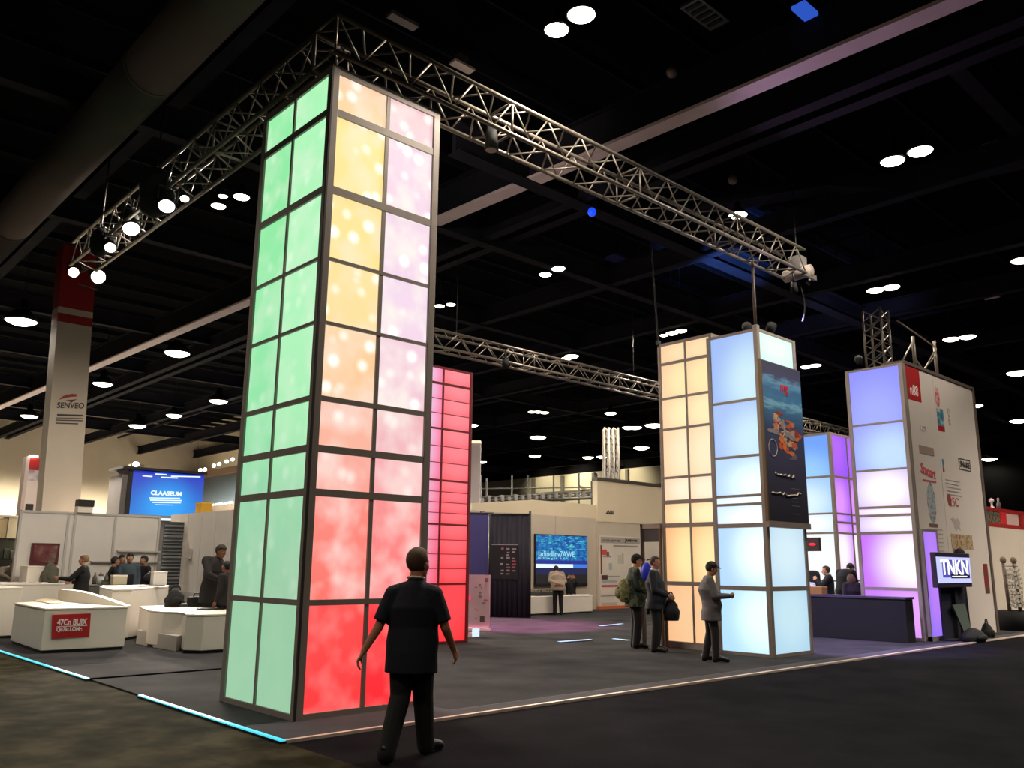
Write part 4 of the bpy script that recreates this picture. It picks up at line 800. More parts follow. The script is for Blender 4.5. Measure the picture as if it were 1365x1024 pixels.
c = on_desk(244, 809, .7); t = rbox(c, .1, .1, .05, MATS['laptop_grey'], 'card_dish', 'small grey dish beside the black backpack on the desk', 'dish'); part(t, 'cards', MB().box(c.x - .06, c.x + .06, c.y - .05, c.y + .05, c.z + .05, c.z + .07), M_paper)
tp = [tuple(on_height(*p, 1.05).xy) for p in ((-30, 779), (97, 778), (98, 777.4), (72, 777), (-30, 777))]
desk('long white counter at the left edge behind the red sign desk', tp, 1.05)
tp = [tuple(on_height(*p, 1.05).xy) for p in ((133, 782.5), (150, 785.5), (176, 785), (222, 782), (225, 780.5), (137, 780.5))]
desk('white counter in front of the partition, right of the woman in black', tp, 1.05)
t = desk('plain white counter block cut by the left edge of the photo', [(4.2, 20.3), (4.95, 20.3), (4.95, 21.8), (4.2, 21.8)], 1.05)
tp = [tuple(on_height(*p, 1.1).xy) for p in ((24, 753), (64, 754), (66, 751.5), (26, 751.5))]
desk('white back counter standing under the dark red picture', [(P(30, 700).x, PY - 1.0), (P(70, 700).x, PY - 1.0), (P(70, 700).x, PY - .3), (P(30, 700).x, PY - .3)], 1.46)
for k in range(7):
    px = [5, 18, 32, 48, 60, 190, 206][k]; py = 777.2 if k < 5 else 782.5
    c = on_height(px, py, 1.055); t = thing('brochure', c, ['open white brochure at the left end of the long counter', 'pink printed brochure on the long counter at the left edge', 'white leaflet in the middle of the long left counter', 'pale flyer right of the leaflets on the long left counter', 'white flyer at the right end of the long left counter', 'orange printed brochure on the counter right of the woman in black', 'white brochure at the right end of the counter before the partition'][k], 'brochure')
    part(t, 'cover', MB().bar(c + V((-.14, -.08, .006)), c + V((.14, .08, .006)), .24, .01), [M_paper, MATS['pink_paper'], M_paper, M_paper, M_paper, mat('orange_paper', (222, 150, 110), .7), M_paper][k]); part(t, 'pages', MB().bar(c + V((-.13, -.07, .013)), c + V((.12, .07, .013)), .22, .006), M_paper)
# goods on the back table by the small crowd
for k, (px, dp) in enumerate(((128, 20.9), (136, 20.7), (146, 20.8), (160, 20.7), (169, 20.9), (213, 20.7), (204, 20.9))):
    c = at_depth(px, dp, 1.05); lab = ['silver bottle set at the left of the back table crowd', 'clear jar standing left of the back crowd', 'grey tray in front of the back crowd', 'cream carton in front of the back crowd', 'small dark speaker before the back crowd', 'white display carton near the slatted blind', 'black camera bag by the slatted blind'][k]
    t = thing(['bottle_set', 'jar', 'tray', 'carton', 'speaker', 'carton', 'camera_bag'][k], c, lab, ['bottles', 'jar', 'tray', 'box', 'speaker', 'box', 'bag'][k])
    if k == 0:
        for j in range(3): part(t, 'bottle', MB().lathe([(.05, 0), (.05, .16), (.02, .22), (.02, .28)], (c.x + j * .13, c.y, c.z), 12), M_alu, True)
    elif k == 1: part(t, 'glass', MB().lathe([(.07, 0), (.08, .1), (.05, .2)], c, 14), mat('jar_glass', (170, 176, 176), .2), True); part(t, 'lid', MB().lathe([(.055, .2), (.055, .24)], c, 14), M_alu)
    elif k == 6: part(t, 'body', MB().ell(c + V((0, 0, .14)), (.22, .14, .14)), M_blackmatt, True); part(t, 'strap', MB().path([c + V((-.15, 0, .24)), c + V((0, 0, .34)), c + V((.15, 0, .24))], .012, 6), M_black)
    else:
        part(t, 'body', MB().box(c.x - .16, c.x + .16, c.y - .1, c.y + .1, c.z, c.z + [0, 0, .08, .2, .24, .3][k]), [0, 0, M_alu, mat('cream_card', (196, 186, 160), .7), M_black, M_paper][k], False, .012); part(t, 'lid', MB().box(c.x - .165, c.x + .165, c.y - .105, c.y + .105, c.z + [0, 0, .08, .2, .24, .3][k], c.z + [0, 0, .1, .23, .26, .32][k]), [0, 0, M_black, M_paper, M_blackmatt, M_white][k])
tp = [at_depth(122, 20.4), at_depth(222, 20.4), at_depth(222, 21.2), at_depth(122, 21.2)]
desk('dark topped back table holding small goods before the partition', [(p.x, p.y) for p in tp], 1.05, m=mat('table_grey', (120, 118, 116), .5))

# ---------------------------------------------------------------- the middle: drapes, boards, back booth
def facing(p, q):                                              # helper for panels standing between two ground points
    d = (q - p); d.z = 0; L = d.length; d.normalize(); return d, V((d.y, -d.x, 0)), L
p, q = on_height(651, 823, .012), on_height(706, 824, .012); d, n, L = facing(p, q)
t = thing('drape_panel', (p + q) / 2, 'black draped panel with a small white printed chart, left of the wall screen', 'panel')
M_drape = mat('black_drape', (42, 38, 50), .85, 0, .15, 3)
folds = MB(); vs = []
for i in range(41):
    u = i / 40; o = .025 * math.sin(i * 1.3) + .012 * math.sin(i * 3.1); b = p + d * L * u + n * o
    vs += [b, b + V((0, 0, 3.13)), b - n * .05 + V((0, 0, 3.13)), b - n * .05]
part(t, 'drape', folds.add(vs, [(4 * i + k, 4 * i + (k + 1) % 4, 4 * i + 4 + (k + 1) % 4, 4 * i + 4 + k) for i in range(40) for k in range(4)] + [(0, 1, 2, 3), (163, 162, 161, 160)]), M_drape, True)
part(t, 'top_pole', MB().tube(p + V((0, 0, 3.16)), q + V((0, 0, 3.16)), .03, .03, 8), M_black, True); part(t, 'upright', MB().tube(q + V((0, 0, 0)), q + V((0, 0, 3.26)), .035, .035, 8), M_black, True); part(t, 'upright', MB().tube(p, p + V((0, 0, 3.2)), .035, .035, 8), M_black, True)
def quad_on(p, d, n, L, x0, x1, z0, z1, off, th=.02): a = p + d * L * x0 + n * off; b = p + d * L * x1 + n * off; return MB().add([a + V((0, 0, z0)), b + V((0, 0, z0)), b + V((0, 0, z1)), a + V((0, 0, z1)), a - n * th + V((0, 0, z0)), b - n * th + V((0, 0, z0)), b - n * th + V((0, 0, z1)), a - n * th + V((0, 0, z1))], [(0, 1, 2, 3), (7, 6, 5, 4), (0, 4, 5, 1), (1, 5, 6, 2), (2, 6, 7, 3), (3, 7, 4, 0)])
part(t, 'chart_board', quad_on(p, d, n, L, .06, .72, 1.15, 2.22, .06), mat('chart_black', (30, 28, 34), .4)); M_chart = mat('chart_print', (150, 140, 146), .6)
part(t, 'chart_edge', quad_on(p, d, n, L, .06, .72, 2.2, 2.22, .068), M_chart)
random.seed(3)
for r in range(9):
    for c_ in range(3):
        if random.random() < .85:
            x0 = .28 + c_ * .14 + random.uniform(0, .02); z = 1.3 + r * .095; part(t, 'chart_mark', quad_on(p, d, n, L, x0, x0 + random.uniform(.05, .1), z, z + random.uniform(.025, .06), .066, .01), M_chart if random.random() < .85 else mat('chart_red', (160, 80, 96), .6))
p, q = at_depth(620, 28.2), at_depth(657, 28.2); d, n, L = facing(p, q)
t = thing('navy_panel', (p + q) / 2, 'navy blue standing panel between the red tower and the black drape', 'panel')
part(t, 'board', quad_on(p, d, n, L, 0, 1, .02, 3.22, 0, .12), mat('navy_board', (66, 60, 120), .6, 0, .08, 1), False, .01); part(t, 'cap', quad_on(p, d, n, L, -.02, 1.02, 3.22, 3.28, .02, .16), M_black)
p, q = on_height(621, 840, .012), on_height(652, 841, .012); d, n, L = facing(p, q)
t = thing('display_board', (p + q) / 2, 'low grey white poster board with sketches at the foot of the navy panel', 'board')
part(t, 'board', quad_on(p, d, n, L, 0, 1, .06, 1.34, 0, .05), mat('board_mauve', (176, 160, 158), .6, 0, .1, 2)); part(t, 'foot', quad_on(p, d, n, L, 0, 1, .0, .06, .06, .2), M_white)
random.seed(11)
for k in range(14):
    x0 = random.uniform(.3, .8); z = random.uniform(.25, 1.2); part(t, 'sketch_mark', quad_on(p, d, n, L, x0, x0 + random.uniform(.04, .16), z, z + random.uniform(.02, .09), .008, .006), mat('sk%d' % (k % 3), [(120, 112, 110), (150, 90, 84), (110, 120, 126)][k % 3], .6))
part(t, 'red_tag', quad_on(p, d, n, L, -.02, .18, .72, .86, .012, .01), emis('pinkred_tag', (255, 60, 110), .9)); part(t, 'code_square', quad_on(p, d, n, L, .6, .8, .2, .34, .01, .008), M_dink)

BYW = 22.0
t = thing('booth_wall', (22.5, BYW, 0), 'beige back wall of the middle booth around the blue wall screen', 'wall panel')
a, b, c_ = 19.2, 21.45, 24.82
M_lo, M_hi = mat('booth_lower', (176, 164, 148), .65, 0, .04, 1), mat('booth_upper', (198, 184, 158), .65, 0, .04, 1)
pbox(t, 'lower_panel', M_lo, a, 22.6, BYW, BYW + .15, .012, 3.38); pbox(t, 'lower_panel', M_lo, 22.62, c_, BYW, BYW + .15, .012, 3.38)
part(t, 'upper_band', MB().add([(a - .6, BYW + .02, 3.38), (c_, BYW + .02, 3.38), (c_, BYW + .02, 3.9), (b, BYW + .02, 3.9), (a - .6, BYW + .02, 3.62), (a - .6, BYW + .15, 3.38), (c_, BYW + .15, 3.38), (c_, BYW + .15, 3.9), (b, BYW + .15, 3.9), (a - .6, BYW + .15, 3.62)], [(0, 1, 2, 3, 4), (9, 8, 7, 6, 5), (0, 5, 6, 1), (1, 6, 7, 2), (2, 7, 8, 3), (3, 8, 9, 4), (4, 9, 5, 0)]), M_hi)
t = thing('wall_screen', (23, BYW - .1, .9), 'large glowing blue wall screen above the low white counter', 'screen')
a, b = on_y(715, 713, BYW - .1), on_y(783, 778, BYW - .1)
pbox(t, 'bezel', M_black, a.x - .03, b.x + .03, BYW - .08, BYW - .01, b.z - .1, a.z + .03)
M_sea = ramp_noise('sea_picture', [(.3, (0, 40, 120)), (.44, (0, 80, 170)), (.54, (0, 120, 190)), (.64, (30, 170, 190)), (.76, (150, 220, 220))], 4.5, 8, .5, emit=.9, stretch=(1, 1, 2))
zz = [on_y(715, y, BYW - .1).z for y in (713, 747, 752, 757, 766)]
def sb(nm, m, z0, z1, y=.1, x0=a.x, x1=b.x): return pbox(t, nm, m, x0, x1, BYW - y, BYW - y + .015, z0, z1)
sb('picture', M_sea, zz[1], zz[0]); sb('picture_low', emis('deep_blue', (16, 40, 150), .9), zz[2] + .0, zz[1]); sb('picture_bright', emis('wave_white', (225, 245, 255), 1.1), zz[3], zz[2], .1, a.x, a.x + 1.9); sb('picture_bright', emis('wave_blue', (60, 130, 230), .9), zz[3], zz[2], .1, a.x + 1.9, b.x); sb('picture_foot', emis('foot_blue', (10, 24, 90), .7), zz[4], zz[3]); sb('picture_dark', emis('foot_dark', (6, 8, 22), .6), b.z, zz[4])
for k in range(60): x = random.uniform(a.x + .05, b.x - .15); z = random.uniform(zz[1] + .3, zz[0] - .05); part(t, 'glint', MB().box(x, x + random.uniform(.04, .14), BYW - .106, BYW - .1, z, z + .02), emis('glint', (90, 210, 225), .9))
pa, pb_ = on_y(717, 741, BYW - .11), on_y(766, 739, BYW - .11); lettering(t, 'Jadindlinv7AWE', (pa + pb_) / 2, (1, 0, 0), (0, 0, 1), .27, emis('screen_print', (160, 225, 240), 1.), (pb_ - pa).length)
pa, pb_ = on_y(717, 745, BYW - .11), on_y(753, 745, BYW - .11); lettering(t, '4E 7Cun g 11 - 6. S', (pa + pb_) / 2, (1, 0, 0), (0, 0, 1), .09, MATS['screen_print'], (pb_ - pa).length)
da, db = on_height(700, 822, .012), on_height(793, 817.5, .012)
t = desk('low white counter in front of the blue wall screen', [(19.3, 20.35), (22.75, 20.35), (23.5, 21.2), (19.3, 21.2)], .6, .012)
for k, (px, lab) in enumerate(((722, 'open white booklet on the low counter left of the bending man'), (703, 'flat white leaflets at the left end of the low counter'))):
    c = on_height(px, 792 if k else 794, .61); tt = thing('booklet', c, lab, 'booklet'); part(tt, 'cover', MB().box(c.x - .18, c.x + .18, c.y - .12, c.y + .12, .602, .612), MATS['laptop_grey']); part(tt, 'pages', MB().box(c.x - .16, c.x + .16, c.y - .11, c.y + .11, .612, .625), M_paper)
c = on_height(733, 788, .62); t = thing('display_case', V((21.05, 20.9, .6)), 'glass topped display case of small goods on the low counter', 'case'); pbox(t, 'tray', MATS['laptop_grey'], 20.4, 21.7, 20.7, 21.05, .6, .72); pbox(t, 'goods', ramp_noise('goods_mix', [(.4, (70, 70, 66)), (.55, (160, 160, 150)), (.65, (150, 90, 70))], 12, 3, .5), 20.45, 21.65, 20.71, 21.03, .72, .8)

GYB = 21.9
t = thing('booth_block', (24.6, GYB, 0), 'tall beige booth block with a small dark logo and a printed graphic below', 'wall panel')
a, b = 24.83, 30.5; zb, zt = 3.27, on_y(820, 643, GYB).z
pbox(t, 'upper_wall', M_hi, a, b, GYB, GYB + .25, zb, zt); pbox(t, 'lower_wall', M_lo, a, b, GYB + .02, GYB + .25, .12, zb); pbox(t, 'top_rail', mat('rail_dark', (70, 64, 58), .5), a - .03, b, GYB - .04, GYB + .25, zt, zt + .12); pbox(t, 'foot_strip', mat('orange_strip', (190, 96, 50), .6), a, b, GYB - .06, GYB + .2, .012, .12)
def bq(nm, m, x0, y0, x1, y1, off=.012): p, q = on_y(x0, y1, GYB - off), on_y(x1, y0, GYB - off); return part(t, nm, MB().box(p.x, q.x, GYB - off, GYB - off + .008 + (.02 if off < .013 else 0), p.z, q.z), m)
lettering(t, 'Alii', on_y(813, 682.5, GYB - .01), (1, 0, 0), (0, 0, 1), .13, M_dink, .42, bold=.02); bq('logo_bar', M_dink, 808, 684.5, 818, 685.5)
bq('graphic', mat('graphic_pale', (196, 188, 176), .6, 0, .06, 1.5), 800, 718, 885, 812)
bq('graphic_header', mat('header_grey', (150, 144, 136), .6), 801, 718, 853, 724, .02)
lettering(t, 'LOCUTE DSE ** NSY', on_y(815, 721, GYB - .024), (1, 0, 0), (0, 0, 1), .09, M_dink, 1.1); lettering(t, 'Jumen', on_y(841, 721, GYB - .024), (1, 0, 0), (0, 0, 1), .17, M_blackmatt, .75, bold=.03)
for (x0, y0, x1, y1), c_ in (((801, 727, 802.5, 766), (120, 50, 44)), ((803, 733, 809, 740), (186, 70, 72)), ((804, 741, 815, 743), (150, 120, 122)), ((809, 736, 812, 742), (90, 84, 84)), ((824, 740, 830, 752), (176, 174, 156)), ((830, 738, 831, 752), (110, 104, 98)), ((802, 767, 810, 773), (84, 50, 50)), ((803, 774, 822, 777), (150, 152, 160)), ((802, 780, 824, 783), (170, 60, 58)), ((801, 794, 826, 795.5), (110, 96, 90)), ((803, 803, 822, 808), (178, 160, 150)), ((812, 751, 816, 760), (160, 160, 160)), ((818, 728, 850, 729), (130, 124, 120)), ((802, 768, 826, 769), (120, 120, 120)), ((802, 784, 826, 793), (206, 190, 180))): bq('graphic_mark', mat('gm_%d_%d_%d' % c_, c_, .6), x0, y0, x1, y1, .02)
# pipework platform, lattice column, grey pillar far behind
t = thing('pipe_gantry', (30, 32, 0), 'far steel pipe gantry seen above the beige booth wall', 'gantry')
for py0, py1, r in ((668, 660, .06), (664, 656, .05), (671, 664, .08), (652, 650, .03)): part(t, 'rail', MB().tube(on_y(636, py0, 33), on_y(795, py1, 33), r, r, 8), mat('gantry_grey', (52, 51, 48), .5, .3), True)
for px in (640, 648, 682, 703, 738, 772, 789, 793): a = on_y(px, 690, 33); part(t, 'upright', MB().tube((a.x, 33, .012), (a.x, 33, on_y(px, 622 + (px % 7) * 4, 33).z), .05, .05, 8), MATS['gantry_grey'], True)
for px in range(642, 795, 9): a = on_y(px, 667 - (px - 640) * .05, 32.9); part(t, 'fitting', MB().box(a.x - .12, a.x + .08, 32.8, 32.95, a.z - .1, a.z + .1 + .1 * (px % 2)), mat('fit%d' % (px % 3), [(90, 88, 84), (40, 40, 39), (64, 62, 58)][px % 3], .5))
a, b = at_depth(808, 42), at_depth(827, 42); t = thing('lattice_column', (a + b) / 2, 'far pale lattice column standing above the beige booth block', 'column')
d, n, L = facing(a, b); zt = CAM_H + (753 - 570) * 42 / F
for x in (0, .33, .67, 1):
    for k in (0, .7): part(t, 'upright', MB().tube(a + d * L * x - n * k + V((0, 0, .012)), a + d * L * x - n * k + V((0, 0, zt)), .05, .05, 8), mat('lattice_pale', (84, 78, 70), .5), True)
for k in range(22):
    z = zt - .35 * k
    for x in (0, .33, .67): part(t, 'brace', MB().tube(a + d * L * x + V((0, 0, z)), a + d * L * (x + .33) + V((0, 0, z - .35 if k % 2 else z - .2)), .03, .03, 6), MATS['lattice_pale'])
a, b = at_depth(623, 36), at_depth(638, 36); t = thing('grey_pillar', (a + b) / 2, 'plain grey pillar with a light on top right of the red tower', 'pillar')
zt = CAM_H + (755 - 595) * 36 / F; d, n, L = facing(a, b); part(t, 'shaft', quad_on(a, d, n, L, 0, 1, .012, zt, 0, .5), mat('pillar_grey', (170, 160, 164), .6)); part(t, 'cap_light', quad_on(a, d, n, L, 0, 1, zt, zt + .1, .05, .5), emis('cap_light', (255, 226, 176), 1.6))
part(t, 'low_ledge', quad_on(a, d, n, L, 0, 4.2, zt - 2.8 - .5, zt - 2.45 - .5, -.1, .4), mat('ledge_grey', (150, 144, 132), .6))

# ---------------------------------------------------------------- right side
t = thing('reception_counter', (19.55, 9.3, .02), 'long black reception counter in front of the violet tower', 'counter')
pl = [(19.45, 8.22), (19.85, 8.22), (19.85, 10.9), (19.3, 10.9)]
part(t, 'body', MB().prism(pl, .02, .94), mat('counter_black', (15, 14, 22), .7), False, .01); part(t, 'top', MB().prism([(19.43, 8.2), (19.9, 8.2), (19.9, 10.95), (19.28, 10.95)], .94, .99), mat('counter_top', (70, 66, 84), .3), False, .006)
p = on_x(1082, 724, 21.7); t = thing('small_monitor', (21.7, p.y, 2), 'small dark monitor with a red logo on the far blue tower', 'monitor')
a, b = on_x(1070, 717, 21.7), on_x(1094, 735, 21.7); pbox(t, 'case', M_black, 21.7, 21.76, b.y, a.y, b.z, a.z, .01); pbox(t, 'screen', emis('dark_screen', (40, 14, 28), .8), 21.69, 21.7, b.y + .03, a.y - .03, b.z + .03, a.z - .03); pbox(t, 'arm', M_black, 21.76, 22.03, (a.y + b.y) / 2 - .04, (a.y + b.y) / 2 + .04, (a.z + b.z) / 2 - .04, (a.z + b.z) / 2 + .04)
a, b = on_x(1078, 724, 21.68), on_x(1088, 728, 21.68); part(t, 'red_logo', MB().ell((a + b) / 2, (.01, abs(a.y - b.y) / 2, abs(a.z - b.z) / 2)), emis('logo_glow', (255, 30, 60), 1), True)
# wide monitor on a stand by the graphic wall
MY = 7.75
def W(px, py, y=MY): return on_y(px, py, y)
a, b = W(1246, 740), W(1295, 777)
t = thing('display_monitor', (a.x + 1, MY, 0), 'bright wide monitor on a dark stand beside the low violet box', 'monitor')
z0, z1 = W(1294, 777).z, W(1294, 744).z; x0, x1 = a.x + .03, b.x
pbox(t, 'case', mat('monitor_case', (48, 40, 62), .5), x0, x1 + .05, MY, MY + .12, z0 - .1, z1 + .1, .015); pbox(t, 'screen', emis('monitor_screen', (196, 200, 255), 1.1), x0 + .02, x1, MY - .012, MY, z0, z1)
E_scr = emis('screen_white', (255, 255, 255), 1.3); E_scd = emis('screen_dark', (84, 84, 190), .8)
pbox(t, 'screen_field', E_scd, x0 + .3, x1 - .1, MY - .016, MY - .012, z0 + .12, z1 - .06); lettering(t, 'TNKN', ((x0 + x1) / 2 + .02, MY - .02, (z0 + z1) / 2 + .06), (1, 0, 0), (0, 0, 1), (z1 - z0) * .58, E_scr, (x1 - x0) * .8, bold=.02); pbox(t, 'screen_bar', mat('bar_navy', (30, 28, 70), .5), x0 + .75, x1 - .12, MY - .024, MY - .02, z0 + .1, z0 + .2); pbox(t, 'printed_line', E_scr, x0 + .8, x1 - .3, MY - .028, MY - .024, z0 + .13, z0 + .155)
pbox(t, 'column', M_blackmatt, x1 - .75, x1 - .6, MY + .12, MY + .2, .1, z1 + .05); pbox(t, 'foot', M_black, x1 - 1.4, x1 - .1, MY - .05, MY + .4, .0, .06); 
pbox(t, 'skirt', mat('skirt_navy', (16, 18, 44), .8), x0 + .62, x1 + .12, MY + .2, MY + .24, .06, z0)
part(t, 'blade', MB().add([V((x0 + 1.0, MY + .1, z0 - .5)), V((x1 - .25, MY + .1, z0 - .48)), V((x1 + .05, MY + .1, .06)), V((x1 - .35, MY + .1, .06)), V((x0 + 1.0, MY + .14, z0 - .5)), V((x1 - .25, MY + .14, z0 - .48)), V((x1 + .05, MY + .14, .06)), V((x1 - .35, MY + .14, .06))], [(3, 2, 1, 0), (4, 5, 6, 7), (0, 1, 5, 4), (1, 2, 6, 5), (2, 3, 7, 6), (3, 0, 4, 7)]), mat('blade_green', (104, 116, 110), .4), label='grey green slanted blade')
c = V((x1 + .28, MY + .3, .02)); t = thing('speaker_stand', c, 'black slim upright stand right of the wide bright monitor', 'stand'); part(t, 'pole', MB().tube(c, c + V((0, 0, 1.85)), .09, .07, 10), M_blackmatt, True); part(t, 'head', MB().ell(c + V((0, 0, 1.95)), (.16, .12, .14)), M_blackmatt, True); part(t, 'foot', MB().ell(c + V((.1, -.1, .03)), (.45, .2, .04)), M_blackmatt, True)
bag(V((x0 + 1.2, MY - .2, .0)), .5, .2, .3, 'low black bag on the floor under the wide monitor', (17, 17, 20), 'duffel_bag', False)
bag(V((x1 + .55, MY - .05, .0)), .15, .13, .36, 'small black bag standing right of the slim stand', (19, 19, 20))
t = thing('white_wall', (29, 8.9, 0), 'plain off white wall at the right edge beyond the graphic wall', 'wall panel')
pbox(t, 'panel', mat('right_wall_white', (208, 196, 182), .65, 0, .03, 1), 25.6, 34, 9.1, 9.4, .02, 2.86); pbox(t, 'base_strip', M_edge, 25.6, 34, 9.07, 9.1, .02, .06); pbox(t, 'post', M_edge, 25.55, 25.65, 9.05, 9.4, .02, 2.9)
t = thing('display_shelf', (29, 10, 2.86), 'red display shelf with pale panels above the right white wall', 'shelf'); RY = 9.6
def Q(px, py): return on_y(px, py, RY)
M_redw = mat('shelf_red', (156, 34, 36), .5)
a = Q(1309, 677); b = Q(1400, 682)
pbox(t, 'top_rail', M_redw, a.x, 36, RY, RY + .6, a.z - .06, a.z + .06); pbox(t, 'base_rail', M_redw, a.x, 36, RY, RY + .6, 2.86, Q(1340, 699).z)
zlo, zhi = Q(1340, 699).z, a.z - .06
for px, w_, m in ((1310, .1, M_redw), (1334, .5, mat('shelf_bright_red', (206, 50, 56), .4)), (1360, .25, M_redw)): x = Q(px, 690).x; pbox(t, 'upright', m, x, x + w_, RY - .02, RY + .5, zlo, zhi)
pbox(t, 'panel', mat('shelf_pale', (196, 168, 162), .6), Q(1339, 690).x, Q(1358.5, 690).x, RY + .02, RY + .1, zlo, zhi); pbox(t, 'panel', mat('shelf_orange', (176, 100, 60), .6), Q(1363, 690).x, 36, RY + .02, RY + .1, zlo, zhi); pbox(t, 'net', ramp_noise('net_print', [(.4, (56, 54, 46)), (.6, (120, 112, 92))], 8, 4, .6), Q(1313, 690).x, Q(1334, 690).x, RY + .02, RY + .1, zlo, zhi)
for px, hgt, rgb, lab in ((1331.5, .3, (196, 190, 190), 'small silver trophy on the red display shelf'), (1340.5, .34, (96, 90, 96), 'small dark bottle on the red display shelf')):
    c = Q(px, 676); c.z = a.z + .06; c.y = RY + .2; tt = thing('trophy' if px < 1335 else 'bottle', c, lab, 'trophy' if px < 1335 else 'bottle')
    part(tt, 'body', MB().lathe([(.09, 0), (.08, .04), (.03, .07), (.03, hgt * .6), (.08, hgt * .75), (.07, hgt)] if px < 1335 else [(.07, 0), (.07, hgt * .55), (.03, hgt * .75), (.03, hgt)], c, 14), mat('ware_%d' % rgb[0], rgb, .3), True); part(tt, 'cap', MB().ell(c + V((0, 0, hgt)), (.04, .04, .04)), mat('ware_cap', (170, 130, 130), .4), True)
c = on_height(1354, 840, .02); t = thing('planter', c, 'black round planter box at the right edge before the white wall', 'planter')
part(t, 'pot', MB().lathe([(.5, 0), (.56, .5), (.52, .5), (.5, .42)], c, 24), M_blackmatt, True); part(t, 'soil', MB().lathe([(.5, .4), (.001, .42)], c, 24), M_black)
t = thing('jewellery_rack', c + V((.15, 0, .44)), 'wire rack hung with rows of beads standing in the black planter', 'rack')
for dx in (-.3, .55): part(t, 'post', MB().tube(c + V((dx, 0, .44)), c + V((dx - .1, 0, 1.82)), .05, .05, 8), mat('rack_bronze', (112, 98, 84), .5), True); part(t, 'finial', MB().ell(c + V((dx - .1, 0, 1.84)), (.08, .08, .1)), MATS['rack_bronze'], True)
beads = MB(); random.seed(5)
for r in range(9):
    for k in range(14):
        z = .62 + r * .12 + random.uniform(-.03, .03); x = -.36 + k * .075 - r * .008; beads.box(c.x + x, c.x + x + random.uniform(.03, .06), c.y - .1 + random.uniform(-.03, .03), c.y - .05, z, z + random.uniform(.03, .08))
tag(part(t, 'beads', beads, mat('bead_silver', (204, 198, 186), .35, .2)), kind='stuff')
for r in range(5): part(t, 'bar', MB().tube(c + V((-.4 - r * .02, -.03, .68 + r * .25)), c + V((.62, -.03, .68 + r * .25)), .012, .012, 6), M_black)
for z, y0, lab in ((1.58, 0, 'thin wire branch with small knot on the right white wall, upper one'), (.75, 0, 'thin wire branch on the right white wall, lower one')):
    t = thing('wire_branch', (26.7, 9.05, z), lab, 'branch'); part(t, 'stem', MB().path([V((26.1, 9.08, z - .02)), V((26.6, 9.03, z + .03)), V((27.1, 9.0, z))], .02, 6), mat('twig', (74, 58, 50), .7)); part(t, 'knot', MB().ell((26.9, 9.0, z + .06), (.16, .06, .1)), MATS['twig'], True); part(t, 'twig', MB().path([V((26.5, 9.04, z)), V((26.8, 9.0, z - .16))], .014, 6), MATS['twig'])

# added lamps that deepen the magenta and violet spill on the carpet
spotlight('added_wash_light', (14.5, 15.9, 6.6), (16.2, 17.4, 0), .1, 'added magenta lamp tinting the carpet, hung on the back truss near the red tower', M_blackmatt, 6500, (1, .16, .62))
spotlight('added_wash_light', (15.72, 8.38, 7.2), (18.0, 9.1, 0), .08, 'added violet lamp tinting the carpet, under the free end of the front truss', M_blackmatt, 4200, (.42, .3, 1))

for y, pw in ((47.6, 1300), (51.5, 600), (42.5, 700)):  # first one makes the warm patch; the other two are added to brighten
    t = thing('wall_flood', (49.6, y, 9.6), {47.6: 'small flood lamp throwing a warm patch on the far wall above the gantry', 51.5: 'added flood lamp brightening the far wall left of the warm patch', 42.5: 'added flood lamp brightening the far wall behind the lattice column'}[y], 'lamp')
    part(t, 'housing', MB().box(49.5, 49.7, y - .15, y + .15, 9.6, 9.75), M_black, False, .02); part(t, 'arm', MB().bar((49.6, y, 9.75), (52, y, 9.75), .05, .05), M_black)
    L = bpy.data.lights.new('flood', 'SPOT'); L.energy = pw; L.color = (1, .86, .6); L.spot_size = math.radians(110); L.spot_blend = .8; L.shadow_soft_size = .1
    lo = bpy.data.objects.new('flood', L); C.objects.link(lo); lo.parent = t; lo.location = (0, 0, -.05); lo.rotation_euler = V((1, 0, -.72)).to_track_quat('-Z', 'Y').to_euler()
# ---------------------------------------------------------------- people
def voxel(mb, size, m, smooth=6, floor=None):
    me = bpy.data.meshes.new('figure'); me.from_pydata([tuple(v) for v in mb.v], [], mb.f); me.update()
    o = bpy.data.objects.new('tmp', me); C.objects.link(o)
    r = o.modifiers.new('r', 'REMESH'); r.mode = 'VOXEL'; r.voxel_size = size
    s = o.modifiers.new('s', 'SMOOTH'); s.iterations = smooth; s.factor = .5
    out = bpy.data.meshes.new_from_object(o.evaluated_get(bpy.context.evaluated_depsgraph_get()))
    bpy.data.objects.remove(o); bpy.data.meshes.remove(me)
    if floor is not None:
        for v in out.vertices: v.co.z = max(v.co.z, floor)
    out.materials.clear(); out.materials.append(m)
    for p in out.polygons: p.use_smooth = True
    return out
def rot(yaw=0., pitch=0., roll=0.): return Matrix.Rotation(yaw, 3, 'Z') @ Matrix.Rotation(pitch, 3, 'X') @ Matrix.Rotation(roll, 3, 'Y')
POSE = dict(pelvis=(0, 0, .93), chest=(0, .0, 1.25), neck=(0, -.01, 1.46), head=(0, .025, 1.615), look=(0, 0),
            ls=(-.185, -.01, 1.41), rs=(.185, -.01, 1.41), le=(-.235, -.04, 1.13), re=(.235, -.04, 1.13), lw=(-.245, .05, .89), rw=(.245, .05, .89),
            lh=(-.09, 0, .92), rh=(.09, 0, .92), lk=(-.1, .03, .5), rk=(.1, .03, .5), la=(-.105, -.02, .085), ra=(.105, -.02, .085), ltoe=(-.13, .17, .04), rtoe=(.13, .17, .04))
